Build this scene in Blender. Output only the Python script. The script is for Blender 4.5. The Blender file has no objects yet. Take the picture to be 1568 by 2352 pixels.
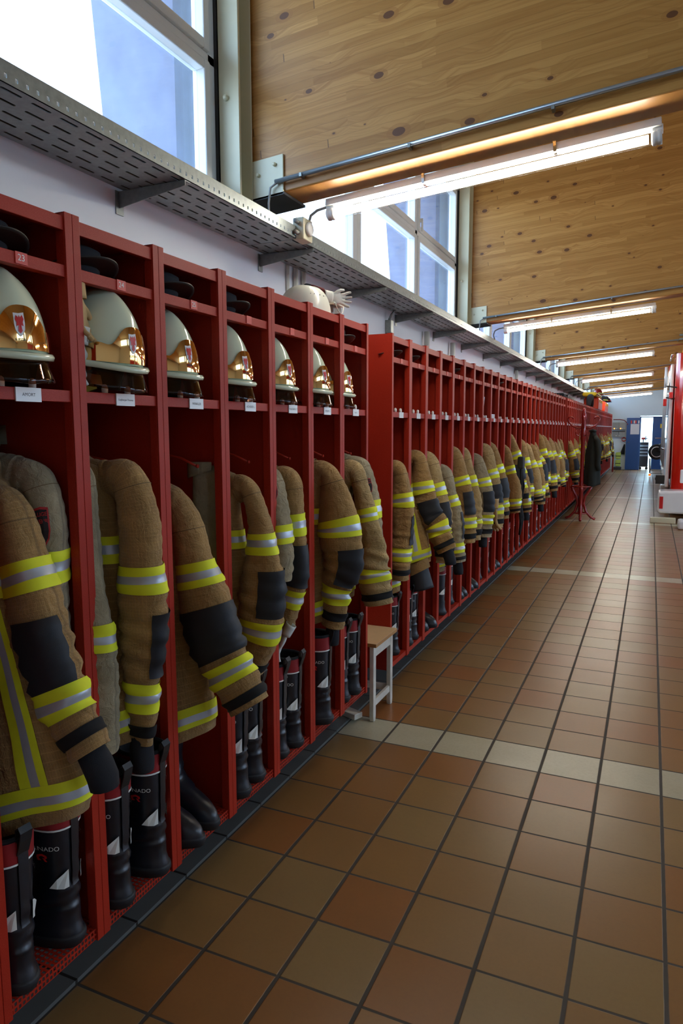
import bpy, bmesh, math, random
import numpy as np
from mathutils import Vector, Matrix
random.seed(7)
C = bpy.context.scene.collection
SC = bpy.context.scene
PI = math.pi

# ------------------------------------------------------------------ camera, world, exposure
HC = 1.5185
YAW, PITCH, ROLL = 0.41923, -0.11907, -0.00136
cam_d = bpy.data.cameras.new('camera')
cam = bpy.data.objects.new('camera', cam_d)
C.objects.link(cam)
fw = Vector((-math.sin(YAW)*math.cos(PITCH), math.cos(YAW)*math.cos(PITCH), math.sin(PITCH)))
rt = Vector((math.cos(YAW), math.sin(YAW), 0))
up = rt.cross(fw)
r2 = rt*math.cos(ROLL)+up*math.sin(ROLL)
u2 = -rt*math.sin(ROLL)+up*math.cos(ROLL)
m = Matrix((r2, u2, -fw)).transposed().to_4x4()
m.translation = Vector((0, 0, HC))
cam.matrix_world = m
cam_d.sensor_fit = 'VERTICAL'
cam_d.sensor_height = 36
cam_d.lens = 24.297
cam_d.clip_end = 200
SC.camera = cam
SC.view_settings.view_transform = 'Standard'
SC.view_settings.look = 'None'
SC.view_settings.gamma = 1
SC.view_settings.use_curve_mapping = False
SC.view_settings.exposure = 1.25
SC.cycles.use_denoising = True
SC.cycles.max_bounces = 7
SC.cycles.diffuse_bounces = 4
SC.cycles.transparent_max_bounces = 16
SC.cycles.sample_clamp_indirect = 6
SC.cycles.caustics_reflective = False
SC.cycles.caustics_refractive = False

SKY = 4.6          # strength of the daylight outside
TUBE = 30.0        # strength of the fluorescent tubes
w = bpy.data.worlds.new('sky')
SC.world = w
w.use_nodes = True
nt = w.node_tree
nt.nodes.clear()
tc = nt.nodes.new('ShaderNodeTexCoord')
sp = nt.nodes.new('ShaderNodeSeparateXYZ')
nt.links.new(tc.outputs['Generated'], sp.inputs[0])
cr = nt.nodes.new('ShaderNodeValToRGB')
cr.color_ramp.elements[0].position = 0.0
cr.color_ramp.elements[0].color = (0.22, 0.24, 0.25, 1)
cr.color_ramp.elements[1].position = 1.0
cr.color_ramp.elements[1].color = (0.34, 0.57, 1.0, 1)
e = cr.color_ramp.elements.new(0.5); e.color = (0.30, 0.33, 0.36, 1)
e = cr.color_ramp.elements.new(0.53); e.color = (0.62, 0.80, 1.0, 1)
mr = nt.nodes.new('ShaderNodeMapRange')
mr.inputs[1].default_value = -1; mr.inputs[2].default_value = 1
nt.links.new(sp.outputs['Z'], mr.inputs[0])
nt.links.new(mr.outputs[0], cr.inputs[0])
bg = nt.nodes.new('ShaderNodeBackground')
bg.inputs['Strength'].default_value = SKY
nt.links.new(cr.outputs[0], bg.inputs['Color'])
wo = nt.nodes.new('ShaderNodeOutputWorld')
nt.links.new(bg.outputs[0], wo.inputs[0])

def portal(name, loc, rot, sx, sy):
    d = bpy.data.lights.new(name, 'AREA')
    d.shape = 'RECTANGLE'; d.size = sx; d.size_y = sy
    d.cycles.is_portal = True
    o = bpy.data.objects.new(name, d); C.objects.link(o)
    o.location = loc; o.rotation_euler = rot
    return o

# ------------------------------------------------------------------ node helpers
class Mat:
    def __init__(s, name):
        s.m = bpy.data.materials.new(name); s.m.use_nodes = True
        s.t = s.m.node_tree; s.t.nodes.clear()
        s.out = s.t.nodes.new('ShaderNodeOutputMaterial')
    def n(s, kind, **kw):
        nd = s.t.nodes.new('ShaderNode'+kind)
        for k, v in kw.items(): setattr(nd, k, v)
        return nd
    def put(s, sock, v):
        if hasattr(v, 'is_output'): s.t.links.new(v, sock)
        elif v is not None:
            if isinstance(v, tuple) and len(v) == 3 and sock.type == 'RGBA': v = v+(1,)
            sock.default_value = v
    def math(s, op, a, b=None, c=None):
        nd = s.n('Math', operation=op)
        s.put(nd.inputs[0], a)
        if b is not None: s.put(nd.inputs[1], b)
        if c is not None: s.put(nd.inputs[2], c)
        return nd.outputs[0]
    def mix(s, f, a, b, mode='MIX'):
        nd = s.n('Mix', data_type='RGBA', blend_type=mode)
        s.put(nd.inputs[0], f); s.put(nd.inputs[6], a); s.put(nd.inputs[7], b)
        return nd.outputs[2]
    def noise(s, vec, scale, detail=3, rough=.55, dist=0):
        nd = s.n('TexNoise')
        if vec is not None: s.put(nd.inputs['Vector'], vec)
        nd.inputs['Scale'].default_value = scale
        nd.inputs['Detail'].default_value = detail
        nd.inputs['Roughness'].default_value = rough
        nd.inputs['Distortion'].default_value = dist
        return nd.outputs['Fac']
    def ramp(s, f, *st):
        nd = s.n('ValToRGB')
        el = nd.color_ramp.elements
        while len(el) < len(st): el.new(.5)
        for e_, (p, c) in zip(el, st):
            e_.position = p; e_.color = (c, c, c, 1) if not isinstance(c, tuple) else c+(1,)
        s.put(nd.inputs[0], f)
        return nd.outputs[0]
    def xyz(s, kind='pos'):
        if kind == 'pos': v = s.n('NewGeometry').outputs['Position']
        elif kind == 'uv': v = s.n('UVMap').outputs[0]
        else: v = s.n('TexCoord').outputs['Object']
        sep = s.n('SeparateXYZ'); s.put(sep.inputs[0], v)
        return v, sep.outputs[0], sep.outputs[1], sep.outputs[2]
    def comb(s, x, y, z):
        nd = s.n('CombineXYZ')
        s.put(nd.inputs[0], x); s.put(nd.inputs[1], y); s.put(nd.inputs[2], z)
        return nd.outputs[0]
    def bump(s, h, strength=.3, dist=.002):
        nd = s.n('Bump'); nd.inputs['Strength'].default_value = strength
        nd.inputs['Distance'].default_value = dist
        s.put(nd.inputs['Height'], h)
        return nd.outputs[0]
    def pbr(s, color, rough=.5, metal=0, spec=.5, normal=None, coat=0, emit=None, es=0, alpha=None, sheen=0, trans=0):
        b = s.n('BsdfPrincipled')
        s.put(b.inputs['Base Color'], color); s.put(b.inputs['Roughness'], rough)
        s.put(b.inputs['Metallic'], metal)
        b.inputs['Specular IOR Level'].default_value = spec
        b.inputs['Coat Weight'].default_value = coat
        b.inputs['Coat Roughness'].default_value = .15
        b.inputs['Sheen Weight'].default_value = sheen
        b.inputs['Transmission Weight'].default_value = trans
        if normal is not None: s.put(b.inputs['Normal'], normal)
        if emit is not None:
            s.put(b.inputs['Emission Color'], emit); b.inputs['Emission Strength'].default_value = es
        if alpha is not None: s.put(b.inputs['Alpha'], alpha)
        s.t.links.new(b.outputs[0], s.out.inputs[0])
        return s.m

def simple(name, color, rough=.5, metal=0, var=.12, vs=8, spec=.5, bump=0, bs=200, coat=0, sheen=0, emit=None, es=0):
    M_ = Mat(name)
    v, x, y, z = M_.xyz('obj')
    f = M_.noise(v, vs, 4)
    dark = tuple(c*(1-var*1.6) for c in color); lite = tuple(min(1, c*(1+var)) for c in color)
    col = M_.mix(f, dark, lite)
    nrm = M_.bump(M_.noise(v, bs, 2), bump, .001) if bump else None
    rr = M_.math('ADD', rough-.05, M_.math('MULTIPLY', f, .1))
    return M_.pbr(col, rr, metal, spec, nrm, coat, emit, es, None, sheen)

MT = {}
# red powder-coated steel with an orange-peel surface
def red_paint():
    M_ = Mat('red_powder_coat')
    v, x, y, z = M_.xyz('obj')
    f = M_.noise(v, 3, 4)
    col = M_.mix(f, (.30, .014, .0045), (.41, .024, .0075))
    sc = M_.noise(v, 420, 2)
    col = M_.mix(M_.ramp(sc, (.5, 0.0), (.8, .5)), col, (.55, .06, .04))
    nrm = M_.bump(sc, .35, .0006)
    return M_.pbr(col, M_.math('ADD', .40, M_.math('MULTIPLY', f, .12)), 0, .26, nrm)
MT['red'] = red_paint()
MT['red_sticker'] = simple('red_sticker', (.62, .045, .03), .4, var=.03)
MT['white_ink'] = simple('white_ink', (.8, .8, .8), .5, var=.03)
MT['black_ink'] = simple('black_ink', (.02, .02, .02), .5, var=.03)
MT['label_white'] = simple('label_white', (.72, .74, .74), .35, var=.04, coat=.3)
MT['peg'] = simple('peg_plastic', (.78, .78, .74), .4, var=.03)
MT['black_plastic'] = simple('black_plastic', (.012, .012, .014), .45)
MT['rubber'] = simple('boot_leather', (.011, .0125, .018), .33, var=.4, vs=25, bump=.25, bs=60, spec=.6)
MT['sole'] = simple('boot_sole', (.010, .010, .012), .6, var=.3)
MT['liner'] = simple('black_lining', (.006, .006, .007), .95, var=.3, sheen=.1)
MT['knit_black'] = simple('knit_black', (.012, .013, .017), .95, var=.3, bump=.5, bs=400)
MT['boot_red'] = simple('boot_red_collar', (.30, .012, .016), .45, var=.15, bump=.2, bs=150)
MT['piping'] = simple('reflective_piping', (.85, .87, .80), .3, var=.03)
MT['silver'] = simple('silver_reflective_tape', (.50, .54, .60), .38, .35, var=.10, vs=30, bump=.15, bs=500)
MT['yellow'] = simple('yellow_tape', (.76, .80, .02), .75, var=.06, vs=30, bump=.2, bs=700)
MT['patch'] = simple('elbow_patch', (.014, .016, .021), .62, var=.25, vs=20, bump=.3, bs=500)
MT['strap'] = simple('black_strap', (.006, .006, .007), .9, var=.2)
MT['knit_red'] = simple('knit_dark_red', (.11, .010, .010), .9, var=.5, vs=60)
MT['seam'] = simple('seam_thread', (.17, .105, .045), .9)
MT['badge_black'] = simple('badge_black', (.015, .012, .014), .8)
MT['badge_red'] = simple('badge_red', (.45, .02, .02), .7)
MT['galv'] = simple('galvanised_steel', (.27, .30, .29), .42, .55, var=.25, vs=45)
MT['conduit'] = simple('steel_conduit', (.42, .48, .54), .3, .85, var=.1)
MT['cream_steel'] = simple('cream_painted_steel', (.68, .65, .46), .42, var=.08, vs=6)
MT['white_pipe'] = simple('white_pipe', (.75, .75, .68), .4, var=.05)
MT['white_plastic'] = simple('white_plastic', (.80, .80, .76), .4, var=.05)
MT['white_frame'] = simple('white_window_frame', (.80, .83, .84), .35, var=.04)
MT['grey_plastic'] = simple('grey_plastic', (.30, .31, .30), .5)
MT['dark_steel'] = simple('dark_steel', (.03, .03, .03), .6)
MT['cap'] = simple('navy_felt', (.010, .012, .018), .9, var=.2, bump=.4, bs=300)
MT['cap_brim'] = simple('cap_brim_black', (.010, .010, .011), .5)
MT['helmet'] = simple('helmet_luminous', (.70, .78, .58), .14, var=.05, vs=5, coat=.6)
MT['gold'] = simple('helmet_gold', (.80, .46, .16), .06, 1.0, var=.05)
MT['sticker_white'] = simple('sticker_white', (.85, .86, .86), .3, var=.02)
MT['sticker_red'] = simple('sticker_red', (.65, .02, .02), .3, var=.05)
MT['hardhat'] = simple('hardhat_white', (.80, .80, .68), .3, var=.05, coat=.2)
MT['glove_tan'] = simple('glove_tan', (.50, .33, .14), .75, var=.2, vs=30)
MT['glove_white'] = simple('glove_white', (.62, .63, .58), .8, var=.2, vs=30)
MT['stool_white'] = simple('stool_white_paint', (.66, .63, .54), .45, var=.25, vs=14)
MT['stool_wood'] = simple('stool_seat_beech', (.60, .42, .22), .35, var=.08, vs=30)
MT['stool_edge'] = simple('stool_seat_edge', (.42, .20, .05), .4, var=.15, vs=60)
MT['rack_red'] = simple('rack_red_lacquer', (.27, .012, .009), .16, var=.1, coat=.5)
MT['coat_dark'] = simple('coat_dark_green', (.018, .022, .018), .9, var=.3, bump=.3, bs=300)
MT['blue_door'] = simple('blue_door_paint', (.008, .075, .26), .35, var=.06, vs=3)
MT['paper'] = simple('paper', (.72, .72, .76), .7, var=.03)
MT['truck_red'] = simple('truck_red', (.52, .014, .006), .13, var=.04, coat=.8)
MT['truck_white'] = simple('truck_white', (.82, .83, .84), .22, var=.04, coat=.5)
MT['glass_dark'] = simple('dark_glass', (.10, .12, .14), .04, var=.1, spec=.8)
MT['chrome'] = simple('chrome', (.8, .8, .8), .12, 1, var=.03)
MT['amber'] = simple('amber_lens', (.75, .20, .02), .2, var=.05, emit=(1, .25, .02), es=.35)
MT['lens_red'] = simple('red_lens', (.6, .02, .02), .2, var=.05)
MT['tyre'] = simple('tyre_rubber', (.012, .012, .013), .8)
MT['orange_case'] = simple('orange_case', (.85, .07, .02), .4, var=.06)
MT['yellow_bag'] = simple('yellow_bag', (.80, .55, .02), .6, var=.1)
MT['hivis'] = simple('hi_vis_green', (.50, .62, .12), .7, var=.2, vs=20)
MT['ceiling'] = simple('ceiling_boards', (.62, .50, .33), .6, var=.1, vs=3)
MT['concrete'] = simple('concrete', (.4, .4, .38), .8, var=.1, vs=3)
MT['led'] = simple('orange_indicator', (.9, .2, .02), .3, emit=(1, .22, .02), es=7)

def wall_mat(name, col):
    M_ = Mat(name)
    v, x, y, z = M_.xyz()
    f = M_.noise(v, 2.2, 5, .6)
    c = M_.mix(f, tuple(a*.94 for a in col), col)
    nb = M_.bump(M_.noise(v, 90, 3), .15, .002)
    return M_.pbr(c, .75, 0, .3, nb)
MT['wall'] = wall_mat('white_plaster', (.81, .87, .93))
MT['wall_end'] = wall_mat('pale_blue_plaster', (.68, .78, .84))

def cloth_mat(name, col, grid=True, gcol=None):
    M_ = Mat(name)
    v, x, y, z = M_.xyz('uv')
    o, ox, oy, oz = M_.xyz('obj')
    f = M_.noise(o, 14, 4, .6)
    c = M_.mix(M_.ramp(f, (.3, 0.0), (.7, 1.0)), tuple(a*.70 for a in col), tuple(min(1, a*1.12) for a in col))
    weave = M_.noise(v, 500, 2)
    h = M_.math('ADD', M_.math('MULTIPLY', M_.noise(o, 28, 4, .6, .6), 2.5), M_.math('MULTIPLY', weave, .35))
    if grid:
        g = .0085
        fx = M_.math('ABSOLUTE', M_.math('SUBTRACT', M_.math('FRACT', M_.math('DIVIDE', x, g)), .5))
        fy = M_.math('ABSOLUTE', M_.math('SUBTRACT', M_.math('FRACT', M_.math('DIVIDE', y, g)), .5))
        ln = M_.math('GREATER_THAN', M_.math('MAXIMUM', fx, fy), .44)
        c = M_.mix(M_.math('MULTIPLY', ln, .30), c, gcol or tuple(min(1, a*1.9) for a in col))
    c = M_.mix(M_.math('MULTIPLY', weave, .25), c, tuple(a*.6 for a in col))
    nrm = M_.bump(h, .75, .010)
    return M_.pbr(c, .85, 0, .25, nrm, sheen=.15)
MT['cloth'] = cloth_mat('turnout_cloth_brown', (.40, .235, .082))
MT['cloth_lite'] = cloth_mat('turnout_cloth_sand', (.48, .33, .14))
MT['khaki'] = cloth_mat('khaki_cloth', (.40, .33, .20), False)

def wood_mat():
    M_ = Mat('glulam_spruce')
    v, x, y, z = M_.xyz('obj')
    H = .036
    rowf = M_.math('DIVIDE', z, H)
    row = M_.math('FLOOR', rowf)
    wn = M_.n('TexWhiteNoise', noise_dimensions='1D'); M_.put(wn.inputs['W'], row)
    off = wn.outputs['Value']
    xs = M_.math('ADD', M_.math('DIVIDE', x, 1.35), M_.math('MULTIPLY', off, 9.7))
    seg = M_.math('FLOOR', xs)
    w2 = M_.n('TexWhiteNoise', noise_dimensions='2D'); M_.put(w2.inputs['Vector'], M_.comb(row, seg, 0))
    tone = w2.outputs['Value']
    c = M_.mix(tone, (.37, .170, .036), (.60, .315, .088))
    blot = M_.noise(M_.comb(M_.math('MULTIPLY', x, .8), y, M_.math('MULTIPLY', z, 1.2)), 1.6, 4)
    c = M_.mix(M_.math('MULTIPLY', blot, .55), c, (.50, .24, .055))
    # knots
    kc = M_.comb(M_.math('MULTIPLY', x, 3.6), M_.math('MULTIPLY', z, 6.0), 0)
    vo = M_.n('TexVoronoi', voronoi_dimensions='2D'); M_.put(vo.inputs['Vector'], kc); vo.inputs['Scale'].default_value = 1
    kd = vo.outputs['Distance']
    # grain, bent round the knots
    warp = M_.math('MULTIPLY', M_.math('SUBTRACT', 1.0, M_.math('MINIMUM', M_.math('MULTIPLY', kd, 2.2), 1.0)), .22)
    gz = M_.math('ADD', M_.math('ADD', M_.math('MULTIPLY', z, 60), M_.math('MULTIPLY', off, 31)), M_.math('MULTIPLY', warp, 12))
    grain = M_.noise(M_.comb(M_.math('ADD', M_.math('MULTIPLY', x, 1.6), M_.math('MULTIPLY', seg, 7.3)), M_.math('MULTIPLY', y, 3), gz), 1.0, 4, .6, .5)
    c = M_.mix(M_.ramp(grain, (.42, 0.0), (.72, .75)), c, (.33, .130, .022))
    kw = M_.n('TexWhiteNoise', noise_dimensions='2D'); M_.put(kw.inputs['Vector'], vo.outputs['Position'])
    kr = M_.math('MULTIPLY', M_.math('POWER', kw.outputs['Value'], 2.2), .115)
    kf = M_.math('GREATER_THAN', kr, kd)
    halo = M_.math('GREATER_THAN', M_.math('MULTIPLY', kr, 1.9), kd)
    c = M_.mix(M_.math('MULTIPLY', halo, .40), c, (.33, .13, .03))
    c = M_.mix(M_.math('MULTIPLY', kf, .88), c, (.10, .035, .015))
    # glue lines and a few open checks
    fr = M_.math('FRACT', rowf)
    ed = M_.math('LESS_THAN', M_.math('MINIMUM', fr, M_.math('SUBTRACT', 1.0, fr)), .035)
    c = M_.mix(M_.math('MULTIPLY', ed, M_.math('MULTIPLY', M_.noise(v, 1.3, 3), .55)), c, (.20, .08, .02))
    fs = M_.math('FRACT', xs)
    ee = M_.math('MULTIPLY', M_.math('LESS_THAN', fs, .0035), M_.math('GREATER_THAN', tone, .72))
    c = M_.mix(M_.math('MULTIPLY', ee, .8), c, (.10, .04, .015))
    nrm = M_.bump(grain, .12, .001)
    return M_.pbr(c, .42, 0, .4, nrm)
MT['wood'] = wood_mat()

MT['wood_sky_tint'] = simple('larch_sky_tint', (.15, .15, .20), .8, var=.3, vs=5)  # blue of the skylight put into the colour of the outdoor timber
XG, TS, T0 = -1.3772, .2475, 1.7855
def tile_mat():
    M_ = Mat('quarry_tile_floor')
    v, x, y, z = M_.xyz()
    u = M_.math('DIVIDE', M_.math('SUBTRACT', x, XG), TS)
    vv = M_.math('DIVIDE', M_.math('SUBTRACT', y, T0), TS)
    iu, iv = M_.math('FLOOR', u), M_.math('FLOOR', vv)
    fu, fv = M_.math('FRACT', u), M_.math('FRACT', vv)
    du = M_.math('MINIMUM', fu, M_.math('SUBTRACT', 1.0, fu))
    dv = M_.math('MINIMUM', fv, M_.math('SUBTRACT', 1.0, fv))
    wob = M_.math('MULTIPLY', M_.math('SUBTRACT', M_.noise(v, 9, 3), .5), .012)
    d = M_.math('ADD', M_.math('MINIMUM', M_.math('MULTIPLY', du, 1.0), M_.math('MULTIPLY', dv, 1.45)), wob)
    gm = M_.ramp(d, (.020, 1.0), (.030, 0.0))
    wn = M_.n('TexWhiteNoise', noise_dimensions='2D'); M_.put(wn.inputs['Vector'], M_.comb(iu, iv, 0))
    r = wn.outputs['Value']
    bias = M_.noise(M_.comb(M_.math('MULTIPLY', iu, .35), M_.math('MULTIPLY', iv, .10), 0), 1.0, 2)
    r = M_.math('ADD', M_.math('MULTIPLY', r, .62), M_.math('MULTIPLY', bias, .38))
    c = M_.ramp(r, (.12, (.285, .095, .026)), (.34, (.265, .112, .034)), (.52, (.265, .138, .046)), (.80, (.260, .165, .066)))
    cl = M_.noise(M_.comb(x, y, M_.math('MULTIPLY', iu, 3.1)), 5, 5, .6)
    c = M_.mix(M_.math('MULTIPLY', cl, .45), c, (.15, .085, .032))
    md = M_.math('FLOORED_MODULO', iv, 18.0)
    st = M_.math('MULTIPLY', M_.math('GREATER_THAN', md, 4.5), M_.math('LESS_THAN', md, 5.5))
    cream = M_.mix(cl, (.34, .31, .21), (.46, .43, .31))
    c = M_.mix(st, c, cream)
    mot = M_.noise(v, 70, 4, .7)
    c = M_.mix(M_.math('MULTIPLY', M_.ramp(mot, (.45, 0.0), (.8, 1.0)), .18), c, (.12, .06, .03))
    grout = M_.mix(M_.noise(v, 4, 3), (.022, .018, .014), (.055, .045, .034))
    c = M_.mix(gm, c, grout)
    rough = M_.math('ADD', M_.math('ADD', .25, M_.math('MULTIPLY', M_.noise(v, 3, 4), .10)), M_.math('MULTIPLY', gm, .4))
    hh = M_.math('MULTIPLY', gm, -1.0)
    return M_.pbr(c, rough, 0, .5, M_.bump(hh, .5, .002))
MT['tile'] = tile_mat()
def grey_tile():
    M_ = Mat('grey_plinth_tile')
    v, x, y, z = M_.xyz()
    fv = M_.math('FRACT', M_.math('DIVIDE', M_.math('SUBTRACT', y, T0), TS))
    dv = M_.math('MINIMUM', fv, M_.math('SUBTRACT', 1.0, fv))
    g = M_.math('LESS_THAN', dv, .018)
    f = M_.noise(v, 6, 4)
    c = M_.mix(f, (.085, .09, .085), (.13, .135, .125))
    c = M_.mix(g, c, (.02, .018, .015))
    return M_.pbr(c, .35, 0, .5, M_.bump(g, -.4, .002))
MT['grey_tile'] = grey_tile()

def glass_mat(name, tint, dust, rough=.02, dustcol=(.35, .5, .8)):
    M_ = Mat(name)
    tr = M_.n('BsdfTransparent'); M_.put(tr.inputs[0], tint)
    tl = M_.n('BsdfTranslucent'); M_.put(tl.inputs[0], dustcol)
    gl = M_.n('BsdfGlossy'); gl.inputs['Roughness'].default_value = rough
    v, x, y, z = M_.xyz()
    f = M_.math('MULTIPLY', M_.ramp(M_.noise(v, 5, 6, .7), (.3, .5), (.7, 1.0)), dust)
    m1 = M_.n('MixShader'); M_.put(m1.inputs[0], f)
    M_.t.links.new(tr.outputs[0], m1.inputs[1]); M_.t.links.new(tl.outputs[0], m1.inputs[2])
    ge = M_.n('NewGeometry'); dp = M_.n('VectorMath', operation='DOT_PRODUCT')
    M_.t.links.new(ge.outputs['Normal'], dp.inputs[0]); M_.t.links.new(ge.outputs['Incoming'], dp.inputs[1])
    ct = M_.math('SUBTRACT', 1.0, M_.math('ABSOLUTE', dp.outputs['Value']))
    fres = M_.math('ADD', .035, M_.math('MULTIPLY', M_.math('POWER', ct, 5.0), .9))
    m2 = M_.n('MixShader'); M_.put(m2.inputs[0], fres)
    M_.t.links.new(m1.outputs[0], m2.inputs[1]); M_.t.links.new(gl.outputs[0], m2.inputs[2])
    M_.t.links.new(m2.outputs[0], M_.out.inputs[0])
    return M_.m
MT['glass'] = glass_mat('window_glass', (.92, .97, 1, 1), .07)
MT['visor'] = glass_mat('tinted_visor', (.62, .42, .30, 1), .05, dustcol=(.3, .2, .1))
MT['clear_cover'] = glass_mat('clear_lamp_cover', (.97, .97, .97, 1), .0)
MT['clear_tub'] = glass_mat('cloudy_plastic', (.82, .82, .78, 1), .55, .2, (.75, .74, .68))

def emit_mat(name, col, s):
    M_ = Mat(name)
    e_ = M_.n('Emission'); M_.put(e_.inputs[0], col); e_.inputs[1].default_value = s
    M_.t.links.new(e_.outputs[0], M_.out.inputs[0])
    return M_.m
MT['tube'] = emit_mat('fluorescent_tube', (1, .93, .80, 1), TUBE)

# ------------------------------------------------------------------ mesh helpers
class MB:
    def __init__(s): s.v = []; s.f = []; s.mi = []; s.uv = []
    def add(s, V, F, mi=0, uv=None):
        b = len(s.v)
        s.v += [tuple(p) for p in V]
        s.f += [tuple(i+b for i in f) for f in F]
        s.mi += [mi]*len(F)
        s.uv += list(uv) if uv is not None else [(p[0], p[2]) for p in V]
        return s
    def box(s, x0, x1, y0, y1, z0, z1, mi=0):
        V = [(x0,y0,z0),(x1,y0,z0),(x1,y1,z0),(x0,y1,z0),(x0,y0,z1),(x1,y0,z1),(x1,y1,z1),(x0,y1,z1)]
        return s.add(V, [(0,3,2,1),(4,5,6,7),(0,1,5,4),(1,2,6,5),(2,3,7,6),(3,0,4,7)], mi)
    def prism(s, pts, d0, d1, axis='y', mi=0):
        n = len(pts)
        def P(a, b, d): return {'y': (a, d, b), 'x': (d, a, b), 'z': (a, b, d)}[axis]
        V = [P(a, b, d0) for a, b in pts]+[P(a, b, d1) for a, b in pts]
        F = [tuple(range(n-1, -1, -1)), tuple(range(n, 2*n))]+[(i, (i+1) % n, n+(i+1) % n, n+i) for i in range(n)]
        return s.add(V, F, mi)
    def grid(s, fn, nu, nv, wrap=False, cap0=False, cap1=False, mi=0, uvf=None):
        V = []; U = []
        for j in range(nv+1):
            for i in range(nu if wrap else nu+1):
                p = fn(i/nu, j/nv); V.append(p)
                U.append(uvf(i/nu, j/nv) if uvf else (i/nu, j/nv))
        m_ = nu if wrap else nu+1
        F = []
        for j in range(nv):
            for i in range(nu):
                a = j*m_+i; b = j*m_+(i+1) % m_ if wrap else j*m_+i+1
                F.append((a, b, b+m_, a+m_))
        if cap0: F.append(tuple(range(m_-1, -1, -1)))
        if cap1: F.append(tuple(nv*m_+i for i in range(m_)))
        return s.add(V, F, mi, U)
    def tube(s, pts, r, n=10, cap=True, mi=0, flat=1.0):
        pts = [Vector(p) for p in pts]; N = len(pts)
        rr = r if isinstance(r, (list, tuple)) else [r]*N
        T = []
        for i in range(N):
            a = pts[max(0, i-1)]; b = pts[min(N-1, i+1)]; T.append((b-a).normalized())
        ref = Vector((0, 0, 1)) if abs(T[0].z) < .9 else Vector((1, 0, 0))
        A = T[0].cross(ref).normalized(); V = []; 
        for i in range(N):
            A = (A-T[i]*A.dot(T[i])).normalized(); B = T[i].cross(A)
            for k in range(n):
                t = 2*PI*k/n
                V.append(pts[i]+(A*math.cos(t)+B*math.sin(t)*flat)*rr[i])
        F = []
        for i in range(N-1):
            for k in range(n):
                a = i*n+k; b = i*n+(k+1) % n
                F.append((a, b, b+n, a+n))
        if cap: F += [tuple(range(n-1, -1, -1)), tuple((N-1)*n+k for k in range(n))]
        return s.add(V, F, mi)
    def lathe(s, prof, c=(0, 0, 0), n=16, axis='z', mi=0, cap=True):
        def P(r, h, t):
            a, b = r*math.cos(t), r*math.sin(t)
            return {'z': (c[0]+a, c[1]+b, c[2]+h), 'x': (c[0]+h, c[1]+a, c[2]+b), 'y': (c[0]+b, c[1]+h, c[2]+a)}[axis]
        V = [P(r, h, 2*PI*k/n) for r, h in prof for k in range(n)]
        F = [(j*n+k, j*n+(k+1) % n, (j+1)*n+(k+1) % n, (j+1)*n+k) for j in range(len(prof)-1) for k in range(n)]
        if cap: F += [tuple(range(n-1, -1, -1)), tuple((len(prof)-1)*n+k for k in range(n))]
        return s.add(V, F, mi)
    def build(s, name, mats, parent=None, loc=None, smooth=False, bevel=0, sub=None, solid=0, remesh=0):
        me = bpy.data.meshes.new(name)
        V = s.v
        if sub is not None: V = [(p[0]-sub[0], p[1]-sub[1], p[2]-sub[2]) for p in V]
        me.from_pydata(V, [], s.f)
        if not isinstance(mats, (list, tuple)): mats = [mats]
        for m_ in mats: me.materials.append(m_ if not isinstance(m_, str) else MT[m_])
        if len(mats) > 1: me.polygons.foreach_set('material_index', s.mi)
        uvl = me.uv_layers.new(name='UVMap')
        li = np.empty(len(me.loops), dtype=np.int32); me.loops.foreach_get('vertex_index', li)
        UV = np.array([(a[0], a[1]) for a in s.uv], dtype=np.float32)
        uvl.data.foreach_set('uv', UV[li].ravel())
        if smooth: me.polygons.foreach_set('use_smooth', [True]*len(me.polygons))
        me.update()
        o = bpy.data.objects.new(name, me); C.objects.link(o)
        if parent is not None: o.parent = parent
        if loc is not None: o.location = loc
        if bevel:
            b = o.modifiers.new('bevel', 'BEVEL'); b.width = bevel; b.segments = 2; b.limit_method = 'ANGLE'; b.angle_limit = .6
        if solid:
            b = o.modifiers.new('thick', 'SOLIDIFY'); b.thickness = solid
        if remesh:
            b = o.modifiers.new('fuse', 'REMESH'); b.mode = 'VOXEL'; b.voxel_size = remesh; b.use_smooth_shade = True
            b = o.modifiers.new('smooth', 'SMOOTH'); b.iterations = 3
        return o

def tag(o, label, cat, group=None):
    o['label'] = label; o['category'] = cat
    if group: o['group'] = group
    return o
def thing(name, label, cat, loc=(0, 0, 0), group=None, rz=0):
    o = bpy.data.objects.new(name, None); C.objects.link(o)
    o.location = loc; o.rotation_euler = (0, 0, rz); o.empty_display_size = .1
    return tag(o, label, cat, group)
def struct(o):
    o['kind'] = 'structure'; return o
def copy_tree(o, parent=None):
    c = o.copy(); C.objects.link(c)
    c.parent = parent
    for ch in list(o.children): copy_tree(ch, c)
    return c

_txt = {}
def text2d(s_, size=1.0, bold=False):
    """flat glyph outlines, centred on the origin"""
    key = (s_, bold)
    if key not in _txt:
        cu = bpy.data.curves.new('txt', 'FONT'); cu.body = s_; cu.align_x = 'CENTER'; cu.align_y = 'CENTER'
        cu.size = 1; cu.resolution_u = 3
        if bold: cu.offset = .015
        o = bpy.data.objects.new('txt', cu); C.objects.link(o)
        dg = bpy.context.evaluated_depsgraph_get()
        me = o.evaluated_get(dg).to_mesh()
        _txt[key] = ([tuple(v.co) for v in me.vertices], [tuple(p.vertices) for p in me.polygons])
        o.evaluated_get(dg).to_mesh_clear()
        bpy.data.objects.remove(o); bpy.data.curves.remove(cu)
    V, F = _txt[key]
    return [(x*size, y*size) for x, y, z in V], F

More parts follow.
